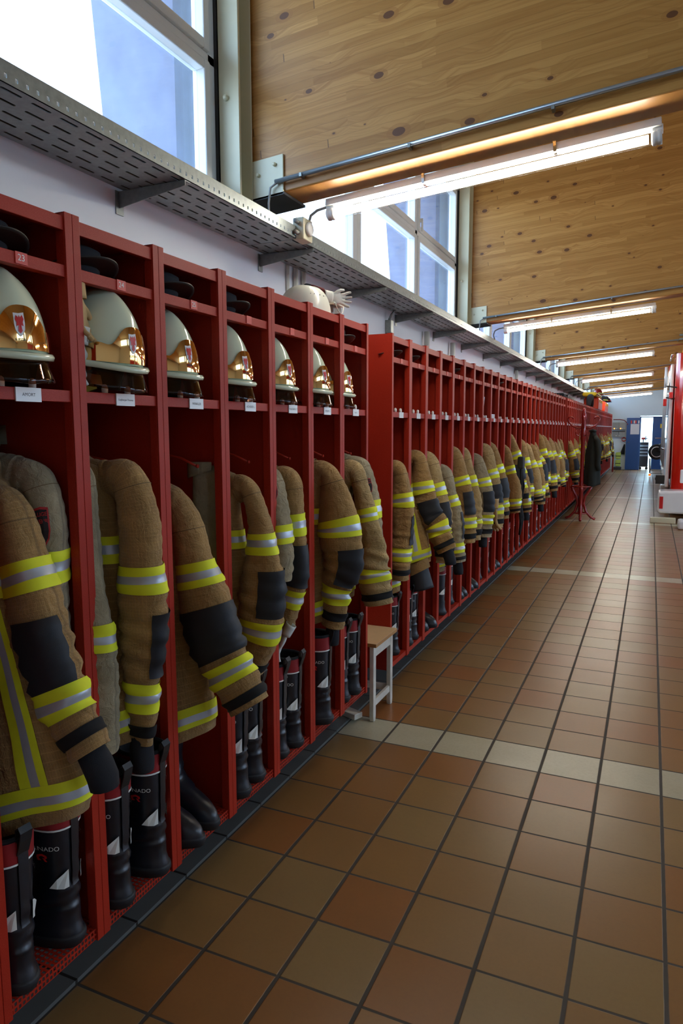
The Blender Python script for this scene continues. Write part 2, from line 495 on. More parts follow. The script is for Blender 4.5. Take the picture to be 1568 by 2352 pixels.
ORD = 'zeroth first second third fourth fifth sixth seventh eighth ninth tenth eleventh twelfth thirteenth fourteenth fifteenth sixteenth seventeenth eighteenth nineteenth twentieth'.split()
def ordinal(n):
    if n <= 20: return ORD[n]
    t = {2: 'twenty', 3: 'thirty', 4: 'forty', 5: 'fifty'}[n//10]
    return t[:-1]+'ieth' if n % 10 == 0 else t+'-'+ORD[n % 10]

# ------------------------------------------------------------------ setting
WX = -1.95                 # inner face of the window wall
YB0, YB1 = -2.2, 28.1      # back and far wall
XR = 8.0
BAY = 4.455
BEAM_Y = [3.05+BAY*k for k in range(-1, 6)]
def beam_z(x): return 2.645+.083*(x+1.66)

struct(MB().box(-1.95, XR, YB0, YB1+4, -.1, 0).build('floor', 'tile'))
struct(MB().box(WX, XG, YB0, YB1, 0, .012).build('trim_1', 'grey_tile'))
# window wall: parapet, piers beside the beams, lintel
struct(MB().box(WX-.25, WX, YB0, YB1, 0, 2.60).build('wall_left', 'wall'))
lint = MB().box(WX-.25, WX, YB0, YB1, 4.02, 4.45)
struct(lint.build('wall_left_lintel', 'wall'))
far = MB()
far.box(WX, -.40, YB1, YB1+.2, 0, 4.6); far.box(.52, XR, YB1, YB1+.2, 0, 5.3); far.box(-.40, .52, YB1, YB1+.2, 2.0, 4.9)
struct(far.build('wall_far', 'wall_end'))
struct(MB().box(WX, XR, YB0-.2, YB0, 0, 5.4).build('wall_back', 'wall'))
# right wall, out of view, with glazed gate openings added for daylight
rw = MB()
added_gates = [(YB0+1.5+BAY*k, YB0+1.5+BAY*k+3.6) for k in range(1, 7)]
rw.box(XR, XR+.25, YB0, YB1, 3.6, 3.85); rw.box(XR, XR+.25, YB0, YB1, 4.95, 5.4)
ys = [YB0]+[q for g in added_gates for q in g]+[YB1]
for i in range(0, len(ys), 2):
    if ys[i+1] > ys[i]: rw.box(XR, XR+.25, ys[i], ys[i+1], 0, 3.6)
added_cler = [(YB0+.4+BAY*k, YB0+.4+BAY*k+3.9) for k in range(7)]  # high windows out of view, added for more light from the right
ys2 = [YB0]+[min(q, YB1-.3) for g in added_cler for q in g]+[YB1]
for i in range(0, len(ys2), 2):
    if ys2[i+1] > ys2[i]: rw.box(XR, XR+.25, ys2[i], ys2[i+1], 3.85, 4.95)
struct(rw.build('wall_right', 'wall'))
for i, (a, b) in enumerate(added_cler):
    b = min(b, YB1-.3)
    d = MB().box(XR+.05, XR+.12, a, b, 3.85, 3.91).box(XR+.05, XR+.12, a, b, 4.89, 4.95)
    for yy in (a, (a+b)/2-.03, b-.06): d.box(XR+.05, XR+.12, yy, yy+.06, 3.91, 4.89)
    dd = struct(d.build('window_%d' % (i+20), 'white_frame'))  # unseen high window, there for its daylight
    MB().box(XR+.08, XR+.09, a, b, 3.85, 4.95).build('pane', 'glass', dd)
    portal('daylight_portal', (XR+.3, (a+b)/2, 4.4), (0, PI/2, 0), 1.1, b-a)
for i, (a, b) in enumerate(added_gates):
    d = MB().box(XR+.08, XR+.14, a, b, 0, 1.7).box(XR+.08, XR+.14, a, b, 2.9, 3.6)
    for yy in (a, (a+b)/2-.03, b-.06): d.box(XR+.08, XR+.14, yy, yy+.06, 1.7, 2.9)
    for zz in (2.27,): d.box(XR+.08, XR+.14, a, b, zz, zz+.06)
    dd = struct(d.build('door_%d' % (i+3), 'truck_red'))  # unseen gate, added to let daylight onto the lockers
    MB().box(XR+.10, XR+.11, a, b, 1.7, 2.9).build('pane', 'glass', dd)
    portal('daylight_portal', (XR+.3, (a+b)/2, 2.3), (0, PI/2, 0), 1.2, 3.6)
# roof, sloping up to the right
zc0, zc1 = beam_z(WX-.3)+1.72, beam_z(XR+.3)+1.72
struct(MB().prism([(WX-.9, zc0-.05), (XR+.3, zc1), (XR+.3, zc1+.2), (WX-.9, zc0+.15)], YB0-.2, YB1+.2, 'y').build('ceiling', 'ceiling'))

# beams
slope = math.atan(.083)
def beam(y, i):
    Lx0, Lx1 = -2.70, XR
    L = (Lx1-Lx0)/math.cos(slope)
    xo = (WX-.02-Lx0)/math.cos(slope)
    mb = MB().box(xo, L, 0, .2, 0, 1.66)
    t = thing('roof_beam', 'deep knotty glulam timber beam, %s from the front, above the lockers' % ordinal(i), 'beam', (Lx0, y, beam_z(Lx0)), 'glulam roof beams')
    o = mb.build('timber', 'wood', t, bevel=.006)
    e_ = MB().box(0, xo, 0, .2, 0, 1.66).build('sky_tinted_end', 'wood_sky_tint', t, bevel=.006)  # outdoor end, its colour tinted by the blue sky light
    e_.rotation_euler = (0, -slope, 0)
    o.rotation_euler = (0, -slope, 0); o.location = (0, 0, 0)
    # steel shoe and white plate at the bearing
    def W(m_, nm, mt, **k): return m_.build(nm, mt, t, sub=(Lx0, y, beam_z(Lx0)), **k)
    x0, x1 = -1.83, -1.655
    W(MB().prism([(x0, beam_z(x0)-.012), (x1, beam_z(x1)-.012), (x1, beam_z(x1)+.17), (x0, beam_z(x0)+.17)], y-.012, y-.002), 'bearing_plate', 'cream_steel', bevel=.002)
    W(MB().prism([(WX, beam_z(WX)-.014), (x1+.004, beam_z(x1)-.014), (x1+.004, beam_z(x1)-.002), (WX, beam_z(WX)-.002)], y-.012, y+.212), 'beam_shoe', 'dark_steel')
    b = MB()
    for bx, bz in ((-1.70, .13), (-1.79, .10)): b.lathe([(.009, 0), (.009, -.010), (.006, -.013)], (bx, y-.012, beam_z(bx)+bz), 10, 'y')
    W(b, 'bolt', 'cream_steel', smooth=True)
    return t
for i, y in enumerate(BEAM_Y):
    beam(y, i+1)
# steel columns in front of each beam end, built in two flanges and a web
for i, y in enumerate(BEAM_Y[1:]):
    t = thing('steel_column', 'cream steel post against the window wall at the %s beam' % ordinal(i+2), 'post', (WX+.06, y-.06, 2.55), 'steel posts')
    S_ = (WX+.06, y-.06, 2.55)
    MB().box(WX+.002, WX+.112, y-.10, y-.085, 2.55, 4.36).box(WX+.002, WX+.13, y-.018, y-.014, 2.55, 4.36).build('flange', 'cream_steel', t, sub=S_, bevel=.002)
    MB().box(WX+.05, WX+.062, y-.085, y-.018, 2.55, 4.36).build('web', 'cream_steel', t, sub=S_)
    MB().lathe([(.013, 0), (.013, -.012), (.009, -.02), (.001, -.021)], (WX+.045, y-.10, 3.07), 14, 'y').build('bolt', 'cream_steel', t, sub=S_, smooth=True)
# piers between window and beam
k = 0
for y in BEAM_Y:
    k += 1
    MBp = MB()
    MBp.box(WX-.25, WX-.005, y-.10, y-.002, 2.60, 4.02).box(WX-.25, WX-.005, y+.202, y+.25, 2.60, 4.02)
    struct(MBp.build('trim_%d' % (k+1), 'dark_steel'))

# windows: one per bay, four lights wide and two high
wn = 0
for bi in range(len(BEAM_Y)):
    a = BEAM_Y[bi]+.25
    b = (BEAM_Y[bi]+BAY-.10) if bi < len(BEAM_Y)-1 else YB1
    if bi == len(BEAM_Y)-1: b = YB1
    if b-a < 1: continue
    wn += 1
    xf0, xf1 = WX-.09, WX-.02
    fr = MB()
    z0, z1, zt = 2.60, 4.02, 3.235
    F_ = .055
    n = 3 if b-a > 2 else 1
    step = (b-a)/n
    fr.box(xf0, xf1, a, b, z0, z0+F_); fr.box(xf0, xf1, a, b, z1-F_, z1)
    fr.box(xf0, xf1, a, a+F_, z0, z1); fr.box(xf0, xf1, b-F_, b, z0, z1)
    for q in range(1, n): fr.box(xf0, xf1, a+q*step-.03, a+q*step+.03, z0, z1)
    fr.box(xf0, xf1, a, b, zt-.022, zt+.022)
    wo_ = struct(fr.build('window_%d' % wn, 'white_frame', bevel=.004))
    for q in range(n):
        p0 = a+q*step+(F_ if q == 0 else .03); p1 = a+(q+1)*step-(F_ if q == n-1 else .03)
        for (za, zb) in ((z0+F_, zt-.022), (zt+.022, z1-F_)):
            sh = MB(); s_ = .045
            x0, x1 = WX-.075, WX-.005
            sh.box(x0, x1, p0, p0+s_, za, zb); sh.box(x0, x1, p1-s_, p1, za, zb)
            sh.box(x0, x1, p0+s_, p1-s_, za, za+s_); sh.box(x0, x1, p0+s_, p1-s_, zb-s_, zb)
            so = sh.build('sash', 'white_frame', wo_, bevel=.006)
            MB().box(WX-.052, WX-.047, p0+s_, p1-s_, za+s_, zb-s_).build('pane', 'glass', so)
        if bi >= 1 and q == 2:
            MB().box(WX-.01, WX+.02, p0+.012, p0+.03, 3.33, 3.36).box(WX+.012, WX+.026, p0+.012, p0+.03, 3.25, 3.36).build('handle', 'white_plastic', wo_, bevel=.003)
    portal('daylight_portal', (WX-.3, (a+b)/2, 3.31), (0, -PI/2, 0), 1.42, b-a)

# ------------------------------------------------------------------ fluorescent luminaires and conduit
def luminaire(y, i, x0=-1.50, x1=-.02, lb='switched-on fluorescent tube light under the %s timber beam'):
    L = (x1-x0)/math.cos(slope)
    root = thing('fluorescent_light', lb % ordinal(i), 'ceiling light', (x0, y, beam_z(x0)-.062), 'fluorescent tube lights')
    def R(m_, nm, mt, **k):
        o = m_.build(nm, mt, root, **k); o.rotation_euler = (0, -slope, 0); return o
    R(MB().prism([(-.022, .036), (-.032, .0), (.032, .0), (.022, .036)], 0, L, 'x'), 'housing', 'white_plastic', bevel=.003)
    R(MB().lathe([(.017, .05), (.017, L-.05)], (0, 0, -.034), 16, 'x'), 'tube', 'tube', smooth=True)
    R(MB().lathe([(.025, .03), (.025, L-.03)], (0, 0, -.034), 20, 'x', cap=False), 'clear_cover', 'clear_cover', smooth=True)
    for e0 in (0.0, L-.035):
        R(MB().lathe([(.020, e0-.005), (.029, e0), (.030, e0+.012), (.027, e0+.016), (.030, e0+.022), (.029, e0+.035)], (0, 0, -.034), 20, 'x'), 'end_cap', 'white_plastic', smooth=True)
        R(MB().box(e0-.002, e0+.04, -.018, .018, -.02, .01), 'lamp_holder', 'white_plastic', bevel=.003)
    for q in (.33, .72):
        R(MB().box(L*q, L*q+.012, -.034, .034, -.006, .038), 'clip', 'chrome')
    R(MB().tube([(L*.25, .036, .02), (L*.4, .04, .012), (L*.6, .037, .02), (L*.85, .04, .022), (L-.02, .03, .03)], .005, 6), 'cable', 'grey_plastic', smooth=True)
for i, y in enumerate(BEAM_Y[1:]): luminaire(y+.155, i+2)
for i, y in enumerate(BEAM_Y[1:5]): luminaire(y+.155, i+2, 2.6, 5.4, 'long unseen fluorescent tube light added over the vehicle bay at the %s beam')  # second row out of frame, added to brighten wall and lockers
for i, y in enumerate(BEAM_Y[1:]):
    x0, x1 = -1.69, 3.0
    t = tag(MB().tube([(x0, y-.026, beam_z(x0)+.045), (0, y-.026, beam_z(0)+.06), (x1, y-.026, beam_z(x1)+.075)], .0105, 12).build('conduit', 'conduit', smooth=True),
            'steel conduit running along the foot of the %s beam' % ordinal(i+2), 'conduit', 'conduits on the beams')
    c = MB()
    for q in (-1.55, -1.02, -.42, .3): c.box(q-.006, q+.006, y-.04, y-.002, beam_z(q)+.035, beam_z(q)+.052)
    c.build('conduit_clip', 'galv', t)
    xs_ = x0
    tag(MB().tube([(xs_+.01, y-.026, beam_z(xs_)+.04), (xs_-.025, y-.03, beam_z(xs_)+.02), (xs_-.035, y-.03, beam_z(xs_)-.05), (xs_-.03, y-.03, 2.47)], .0055, 8).build('cable', 'grey_plastic', smooth=True),
        'grey cable dropping from the conduit at the %s beam into the tray' % ordinal(i+2), 'cable', 'cables at the beam ends')
    tag(MB().tube([(-1.50, y+.155, 2.60), (-1.56, y+.16, 2.592), (-1.60, y+.17, 2.575), (-1.615, y+.17, 2.53), (-1.60, y+.175, 2.48)], .007, 8).build('cable', 'grey_plastic', smooth=True),
        'grey cable hanging from the end of the tube light at the %s beam' % ordinal(i+2), 'cable', 'cables at the lights')

# ------------------------------------------------------------------ cable tray on brackets
TZ, TX0, TX1 = 2.445, -1.925, -1.632
def perforated(mb, u0, u1, v0, v1, nu, nv, hu, hv, P, stagger=False):
    """plate of nu x nv cells, each with an oblong hole, as one sheet"""
    du, dv = (u1-u0)/nu, (v1-v0)/nv
    for i in range(nu):
        for j in range(nv):
            a0, b0 = u0+i*du, v0+j*dv; a1, b1 = a0+du, b0+dv
            off = (du*.14 if j % 2 else -du*.14) if stagger else 0
            cu_, cv_ = (a0+a1)/2+off, (b0+b1)/2
            h = [(cu_-hu, cv_-hv*.6), (cu_-hu*.85, cv_-hv), (cu_+hu*.85, cv_-hv), (cu_+hu, cv_-hv*.6), (cu_+hu, cv_+hv*.6), (cu_+hu*.85, cv_+hv), (cu_-hu*.85, cv_+hv), (cu_-hu, cv_+hv*.6)]
            V = [P(a0, b0), P(a1, b0), P(a1, b1), P(a0, b1)]+[P(*q) for q in h]
            mb.add(V, [(0, 1, 6, 5), (1, 7, 6), (1, 2, 8, 7), (2, 9, 8), (2, 3, 10, 9), (3, 11, 10), (3, 0, 4, 11), (0, 5, 4)])
def tray_mesh(L):
    mb = MB()
    perforated(mb, 0, L, TX0, TX1, int(L/.105), 5, .035, .0055, lambda a, b: (b-TX1, a, 0), True)
    perforated(mb, 0, L, .012, .030, int(L/.036), 1, .0045, .0065, lambda a, b: (0, a, b))
    mb.add([(0, 0, 0), (0, L, 0), (0, L, .012), (0, 0, .012)], [(0, 1, 2, 3)])
    mb.add([(0, 0, .03), (0, L, .03), (0, L, .060), (0, 0, .060), (-.012, L, .060), (-.012, 0, .060)], [(0, 1, 2, 3), (3, 2, 4, 5)])
    w_ = TX0-TX1
    mb.add([(w_, 0, 0), (w_, L, 0), (w_, L, .060), (w_, 0, .060)], [(0, 1, 2, 3)])
    return mb
TL = 3.15
t0 = tag(tray_mesh(TL).build('cable_tray', 'galv', loc=(TX1, 0, TZ), solid=.0022), 'x', 'cable tray', 'lengths of perforated cable tray')
for i in range(9):
    o = t0 if i == 0 else t0.copy()
    if i: C.objects.link(o)
    o.location = (TX1, -.02+i*(TL+.004), TZ)
    o['label'] = 'galvanised perforated cable tray above the lockers, %s length from the front' % ordinal(i+1)
for q in range(5):
    pts = [(TX0+.012+q*.0586+.002*math.sin(k_*1.3+q), -.5+k_*1.0, TZ+.0175) for k_ in range(28)]
    tag(MB().tube(pts, .0155, 8).build('cable', 'dark_steel', smooth=True), 'black cable lying in the cable tray, %s from the wall' % ordinal(q+1), 'cable', 'cables in the tray')
br = None
for i in range(24):
    y = 1.159+i*1.075 if i else 1.159
    y = 2.234+(i-1)*1.075
    if br is None:
        br = thing('tray_bracket', 'x', 'bracket', (WX, y, TZ), 'tray brackets')
        MB().prism([(0, -.004), (.32, -.004), (.32, -.022), (.30, -.026), (.006, -.066), (0, -.066)], -.004, .0).build('arm', 'galv', br, bevel=.001)
        MB().prism([(0, -.006), (.32, -.006), (.32, -.003), (0, -.003)], -.004, .03).build('flange', 'galv', br)
        MB().prism([(0.001, -.002), (.005, -.002), (.005, -.090), (.001, -.090)], -.02, .022).lathe([(.005, 0), (.005, .006)], (.004, .004, -.05), 8, 'x').build('wall_plate', 'galv', br)
        o = br
    else: o = copy_tree(br)
    o.location = (WX, y, TZ)
    o['label'] = 'galvanised steel bracket under the cable tray, %s from the front' % ordinal(i+1)

tag(MB().tube([(WX+.018, -1, 2.465), (WX+.018, 14, 2.465), (WX+.018, 27.5, 2.465)], .016, 12).build('pipe', 'white_pipe', smooth=True), 'long cream pipe running along the wall behind the cable tray', 'pipe')
for i, (y, r, x, z0, z1, lb) in enumerate([(3.60, .010, WX+.012, 1.6, 2.62, 'thin cream pipe behind the hard hat, leftmost of three'), (3.69, .015, WX+.016, 1.6, 2.62, 'cream pipe behind the hard hat, middle of three'), (3.79, .015, WX+.016, 1.6, 2.62, 'cream pipe behind the hard hat, rightmost of three'),
        (6.20, .026, WX+.04, 1.6, 2.40, 'fat white downpipe coming from under the cable tray, nearer of two'), (7.10, .026, WX+.04, 1.6, 2.40, 'fat white downpipe coming from under the cable tray, farther of two'),
        (10.8, .026, WX+.04, 1.6, 2.40, 'white pipe on the far wall under the tray, behind the middle row')]):
    tag(MB().lathe([(r, 0), (r, z1-z0)], (x, y, z0), 16).build('pipe', 'white_pipe', smooth=True), lb, 'pipe')
# emergency light box in the gap of the tray
t = thing('junction_box', 'cream switch box clamped on the edge of the cable tray below the first tube light', 'junction box', (-1.62, 3.17, 2.44))
MB().box(-.03, .03, -.05, .05, .0, .105).build('box', 'cream_steel', t, bevel=.006)
MB().lathe([(.034, 0), (.034, .012), (.026, .018)], (.03, 0, .055), 20, 'x').build('knob', 'white_plastic', t, smooth=True)
MB().lathe([(.010, 0), (.010, -.035)], (.0, -.05, .03), 10, 'y').lathe([(.010, 0), (.010, -.03)], (.0, -.05, .08), 10, 'y').build('cable_gland', 'grey_plastic', t, smooth=True)
t = thing('wall_hook', 'galvanised clamp hanging on the wall between the pipe and the middle locker row', 'hook', (WX, 5.25, 2.22))
MB().box(0, .05, -.03, .03, .05, .15).build('clamp', 'galv', t, bevel=.004)
MB().tube([(.02, -.01, .14), (.05, -.02, .19), (.08, .03, .25)], .009, 8).build('arm', 'galv', t, smooth=True)
MB().box(.018, .03, -.018, .018, -.07, .06).lathe([(.008, 0), (.008, .006)], (.03, 0, -.05), 8, 'x').build('strap', 'galv', t, bevel=.002)

# ------------------------------------------------------------------ lockers
XL, PW, ZT, ZB = -1.276, .315, 2.025, .172
DEP = .62
FW, FD = .0235, .030
ROW1 = [1.2989+PW*(k-2) for k in range(8)]
Y2 = 3.528
ROW2 = [Y2+PW*k for k in range(26)]
Y3 = 11.93
ROW3 = [Y3+PW*k for k in range(45)]
def locker(detail, label, loc, group):
    t = thing('locker', label, 'locker', loc, group)
    for s_ in (0, 1):
        a = 0 if s_ == 0 else PW
        sg = 1 if s_ == 0 else -1
        y0, y1 = sorted((a+sg*.0005, a+sg*.0035))
        f0, f1 = sorted((a+sg*.0005, a+sg*FW))
        p = MB().box(-DEP, -.004, y0, y1, ZB, ZT-.002)
        p.box(-.004, 0, f0, f1, ZB, ZT)
        g0, g1 = sorted((a+sg*(FW-.003), a+sg*FW))
        p.box(-FD, -.004, g0, g1, ZB, ZT)
        p.box(-FD, -.004, y0, g1 if sg > 0 else y1, ZT-.004, ZT) if sg > 0 else p.box(-FD, -.004, g0, y1, ZT-.004, ZT)
        if detail: p.box(-DEP+.02, -DEP+.06, *sorted((a+sg*.004, a+sg*.012)), 1.40, 1.46)
        p.build('side_panel', 'red', t, bevel=.0012 if detail else 0)
        if detail:
            MB().lathe([(.006, 0), (.006, -.008*sg), (.003, -.011*sg)], (-.05, a+sg*.0, ZT-.115), 10, 'y').build('stopper', 'black_plastic', t, sub=(0, -sg*.006-(.0 if sg > 0 else 0), 0), smooth=True) if sg < 0 else None
    a, b = FW-.004, PW-FW+.004
    MB().box(-DEP, -DEP+.003, .004, PW-.004, ZB, ZT-.01).build('back_panel', 'red', t)
    MB().box(-DEP, -.006, .004, PW-.004, ZT-.013, ZT-.010).box(-.008, -.005, a, b, ZT-.042, ZT-.010).box(-.02, -.008, a, b, ZT-.042, ZT-.039).build('top_panel', 'red', t, bevel=.001 if detail else 0)
    MB().box(-DEP, -.008, .004, PW-.004, 1.900, 1.903).box(-.010, -.006, a, b, 1.876, 1.904).box(-.03, -.010, a, b, 1.876, 1.879).build('cap_shelf', 'red', t, bevel=.001 if detail else 0)
    MB().box(-DEP, -.008, .004, PW-.004, 1.608, 1.611).box(-.010, -.006, a, b, 1.584, 1.612).box(-.03, -.010, a, b, 1.584, 1.587).build('helmet_shelf', 'red', t, bevel=.001 if detail else 0)
    tr = MB()
    if detail:
        perforated(tr, .004, PW-.004, -DEP, -.006, 24, 40, .0036, .0052, lambda p_, q_: (q_, p_, .205))
        perforated(tr, a, b, .176, .205, 24, 2, .0036, .0045, lambda p_, q_: (-.006, p_, q_))
    else:
        tr.box(-DEP, -.006, .004, PW-.004, .203, .205).box(-.009, -.006, a, b, .176, .205)
    tr.build('boot_tray', 'red', t, solid=.0015 if detail else 0)
    MB().box(-.006, -.0035, .150, .182, 1.879, 1.9045).build('number_plate', 'red_sticker', t)
    MB().box(-.006, -.0025, .130, .200, 1.581, 1.6125).build('name_plate', 'label_white', t)
    for py in (.105, .190):
        MB().lathe([(.008, 0), (.0085, .012), (.007, .020), (.003, .024)], (-.018, py, 1.611), 12).build('peg', 'peg', t, smooth=True)
    if detail:
        for (py, zz) in ((.06, 1.47), (.25, 1.41)):
            MB().tube([(-DEP+.02, py, zz+.05), (-.22, py, zz+.03), (-.13, py+.0, zz+.015), (-.07, py+.0, zz-.01)], .0042, 8).lathe([(.006, 0), (.006, .006)], (-.07, py, zz-.01), 8, 'x').build('coat_hook', 'red', t, smooth=True)
    return t
def plate_text(t, s_, size, x, yc, zc, mat, name):
    V, F = text2d(s_, size)
    MB().add([(x, yc+a, zc+b) for a, b in V], F).build(name, mat, t)

r1 = locker(True, 'x', (XL, ROW1[0], 0), 'open lockers of the near row')
NAMES = [None, 'AMORT', 'Guglberger Thomas', 'WINKLER', 'ACHERER L.', 'WALDBERG. T', 'WEGER S.', 'Ferd C.']
NUMS = ['22', '23', '24', '25', '26', '27', '28', '29']
LB1 = ['red open locker cut by the left edge, nearest of all', 'red open locker numbered 23 with a name plate reading AMORT', 'red open locker numbered 24', 'red open locker numbered 25',
       'red open locker in the near row, directly behind number 25', 'red open locker in the near row under the white hard hat', 'red open locker in the near row with the black torch', 'red open locker at the end of the near row, beside the stool']
L1 = []
for i, y in enumerate(ROW1):
    o = r1 if i == 0 else copy_tree(r1)
    o.location = (XL, y, 0); o['label'] = LB1[i]; L1.append(o)
for i, o in enumerate(L1):
    if i > 0:
        plate_text(o, NAMES[i], .0105 if i != 2 else .0072, -.0022, .165, 1.5965, 'black_ink', 'name_lettering')
    plate_text(o, NUMS[i], .020, -.0032, .1655, 1.892, 'white_ink' if i < 4 else 'red_sticker', 'number_lettering')
    if 4 <= i: pass
r2 = locker(False, 'x', (XL, ROW2[0], 0), 'open lockers of the middle row')
for i, y in enumerate(ROW2):
    o = r2 if i == 0 else copy_tree(r2)
    o.location = (XL, y, 0)
    o['label'] = 'red open locker of the middle row, %s beyond the stool' % ordinal(i+1)
    o['group'] = 'open lockers of the middle row'
r3 = locker(False, 'x', (XL, ROW3[0], 0), 'open lockers of the far row')
for i, y in enumerate(ROW3):
    o = r3 if i == 0 else copy_tree(r3)
    o.location = (XL, y, 0)
    o['label'] = 'red open locker of the far row, %s beyond the middle row' % ordinal(i+1)
    o['group'] = 'open lockers of the far row'

# ------------------------------------------------------------------ jackets
def cr_interp(P, t):
    n = len(P); i = int(math.floor(t)); i = max(0, min(n-2, i)); f = t-i
    p0 = P[max(0, i-1)]; p1 = P[i]; p2 = P[i+1]; p3 = P[min(n-1, i+2)]
    return tuple(.5*((2*b)+(-a+c)*f+(2*a-5*b+4*c-d)*f*f+(-a+3*b-3*c+d)*f**3) for a, b, c, d in zip(p0, p1, p2, p3))
class Noise:
    def __init__(s, seed):
        r = random.Random(seed); s.k = []
        for q in range(14):
            f = r.uniform(9, 38); d = Vector((r.uniform(-1, 1), r.uniform(-1, 1), r.uniform(-.6, .6))).normalized()
            s.k.append((d*f, r.uniform(0, 6.28), .055/f))
    def __call__(s, x, y, z): return sum(a*math.sin(k.x*x+k.y*y+k.z*z+p) for k, p, a in s.k)

def jacket(label, group, yc, sl, bands=(), patch=None, strap=None, cloth='cloth', hem=.60, neck=1.45, xc=-1.53, ah=.245, tilt=.42,
           chest=True, hemband=True, vert=False, badge=None, front_badge=False, cuffknit=False, seed=1, lod=1, name='turnout_jacket', cat='jacket', thick=.095, back_sleeve=True, ysway=0.0, top=None):
    nz = Noise(seed); rnd = random.Random(seed)
    root = thing(name, label, cat, (xc, yc, neck), group)
    S = (xc, yc, neck)
    P = []
    for (x, z, r) in sl:
        if r < .045: x -= (.045-r); r = .045
        P.append((x, z, r))
    x0, z0, r0 = P[0]
    P = (top or [(x0-.15, z0+.012, .058), (x0-.062, z0-.002, .064)])+P
    n = len(P); sh = 2
    # arclength table
    al = [0.0]
    for i in range(1, 10*(n-1)+1):
        a = cr_interp(P, (i-1)/10); b = cr_interp(P, i/10)
        al.append(al[-1]+math.hypot(a[0]-b[0], a[1]-b[1]))
    def arc(t):
        q = max(0, min(len(al)-1.001, t*10)); i = int(q); return al[i]+(al[i+1]-al[i])*(q-i)
    tot = al[-1]
    elbow = arc(sh+(n-sh)*.55)
    def SL(u, t, off=0.0):
        """u: angle in rad, 0 = aisle side, pi/2 = camera side; t: index along the sleeve"""
        c = cr_interp(P, t); d0 = cr_interp(P, max(0, t-.05)); d1 = cr_interp(P, min(n-1, t+.05))
        tx, tz = d1[0]-d0[0], d1[1]-d0[1]; l = math.hypot(tx, tz) or 1; tx /= l; tz /= l
        nx, nzv = -tz, tx
        s_ = arc(t); r = c[2]
        fold = .0055*math.sin(2*PI*s_/.058+1.9*math.sin(u+seed)+seed)*math.exp(-((s_-elbow)/.17)**2)
        fold *= min(1, c[2]/.075)**2
        fold += .0018*math.sin(2*PI*s_/.035+2.6*math.sin(u*1.0+seed*2))*(.4+.6*s_/tot)
        ra = r*.97+off+fold; rb = max(r*.74, .046)+off+fold
        cu, su = math.cos(u), math.sin(u)
        # slightly flattened cloth tube with a crease at the back
        k_ = 1+.06*math.cos(2*u-.9)+.035*math.cos(4*u+seed)+.03*math.cos(3*u+s_*11)
        px = c[0]+nx*ra*cu*k_; pz = c[1]+nzv*ra*cu*k_; py = yc-rb*su*k_+ysway*(s_/tot)
        d = nz(px*1.0, py, pz)*.8
        return (px+nx*cu*d, py-su*d, pz+nzv*cu*d)
    nu = 44 if lod else 16; nv = 120 if lod else 36
    mb = MB()
    mb.grid(lambda a, b: SL(a*2*PI, b*(n-1)), nu, nv, wrap=True, cap0=True, uvf=lambda a, b: (a*2*PI*.065, arc(b*(n-1))))
    # cuff turned inside
    def CI(a, b):
        p = SL(a*2*PI, n-1-.35*b); c = cr_interp(P, n-1-.35*b)
        k_ = .94-.10*b
        return (c[0]+(p[0]-c[0])*k_, yc+ysway+(p[1]-yc-ysway)*k_, c[1]+(p[2]-c[1])*k_)
    mb.grid(CI, nu, 3, wrap=True, cap1=True, uvf=lambda a, b: (a*.4, b*.03))
    mb.build('sleeve', cloth, root, sub=S, smooth=True)
    def band(t0_, t1_, u0=0, u1=2*PI, off=.0034, mats=('yellow', 'silver'), name_='reflective_band', src=SL, wrap=True, stripes=True):
        b = MB(); rows = 9 if lod else 6
        nn = nu if wrap else max(6, int(nu*(u1-u0)/(2*PI)))
        q = MB().grid(lambda a, c: src(u0+a*(u1-u0), t0_+(t1_-t0_)*c, off), nn, rows, wrap=wrap)
        b.add(q.v, q.f, 0, q.uv)
        if stripes:
            for j in range(rows):
                f = (j+.5)/rows
                if 1/3. < f < 2/3.:
                    for i in range(nn): b.mi[j*nn+i] = 1
        return b.build(name_, list(mats), root, sub=S, smooth=True)
    for (t0_, t1_) in bands: band(t0_+sh, t1_+sh)
    for st_ in (.25,): band(st_+sh, st_+.015+sh, 0, 2*PI, .0014, ('seam', 'seam'), 'seam', SL, True, False)
    if strap: band(strap[0]+sh, strap[1]+sh, -.6, 3.4, .004, ('strap', 'strap'), 'cuff_strap', SL, False, False)
    if patch: band(patch[0]+sh, patch[1]+sh, math.radians(patch[2]), math.radians(patch[3]), .0052, ('patch', 'patch'), 'elbow_patch', SL, False, False)
    if badge:
        t_, ud, sc_ = badge
        W_, H_ = .060*sc_, .075*sc_
        shp = [(-.5, .5), (-.25, .53), (0, .5), (.25, .53), (.5, .5), (.5, 0), (.46, -.2), (.3, -.42), (0, -.55), (-.3, -.42), (-.46, -.2), (-.5, 0)]
        per = (arc(t_+sh+.5)-arc(t_+sh-.5)) or .1
        def mapb(a, b, off): return SL(math.radians(ud)-a/.058, t_+sh-b/per, off)
        def fill(pts, k_, off, m_, nm):
            V = [mapb(0, -.02*H_, off)]; F = []; rings = 3
            for rr in range(1, rings+1):
                for (a, b) in pts: V.append(mapb(a*W_*k_*rr/rings, b*H_*k_*rr/rings, off))
            L_ = len(pts)
            for i in range(L_): F.append((0, 1+i, 1+(i+1) % L_))
            for rr in range(rings-1):
                for i in range(L_):
                    a0 = 1+rr*L_+i; a1 = 1+rr*L_+(i+1) % L_
                    F.append((a0, a0+L_, a1+L_, a1))
            return MB().add(V, F).build(nm, m_, root, sub=S)
        bo = fill(shp, 1.0, .0035, 'badge_red', 'badge')
        fill(shp, .9, .0045, 'badge_black', 'badge_field')
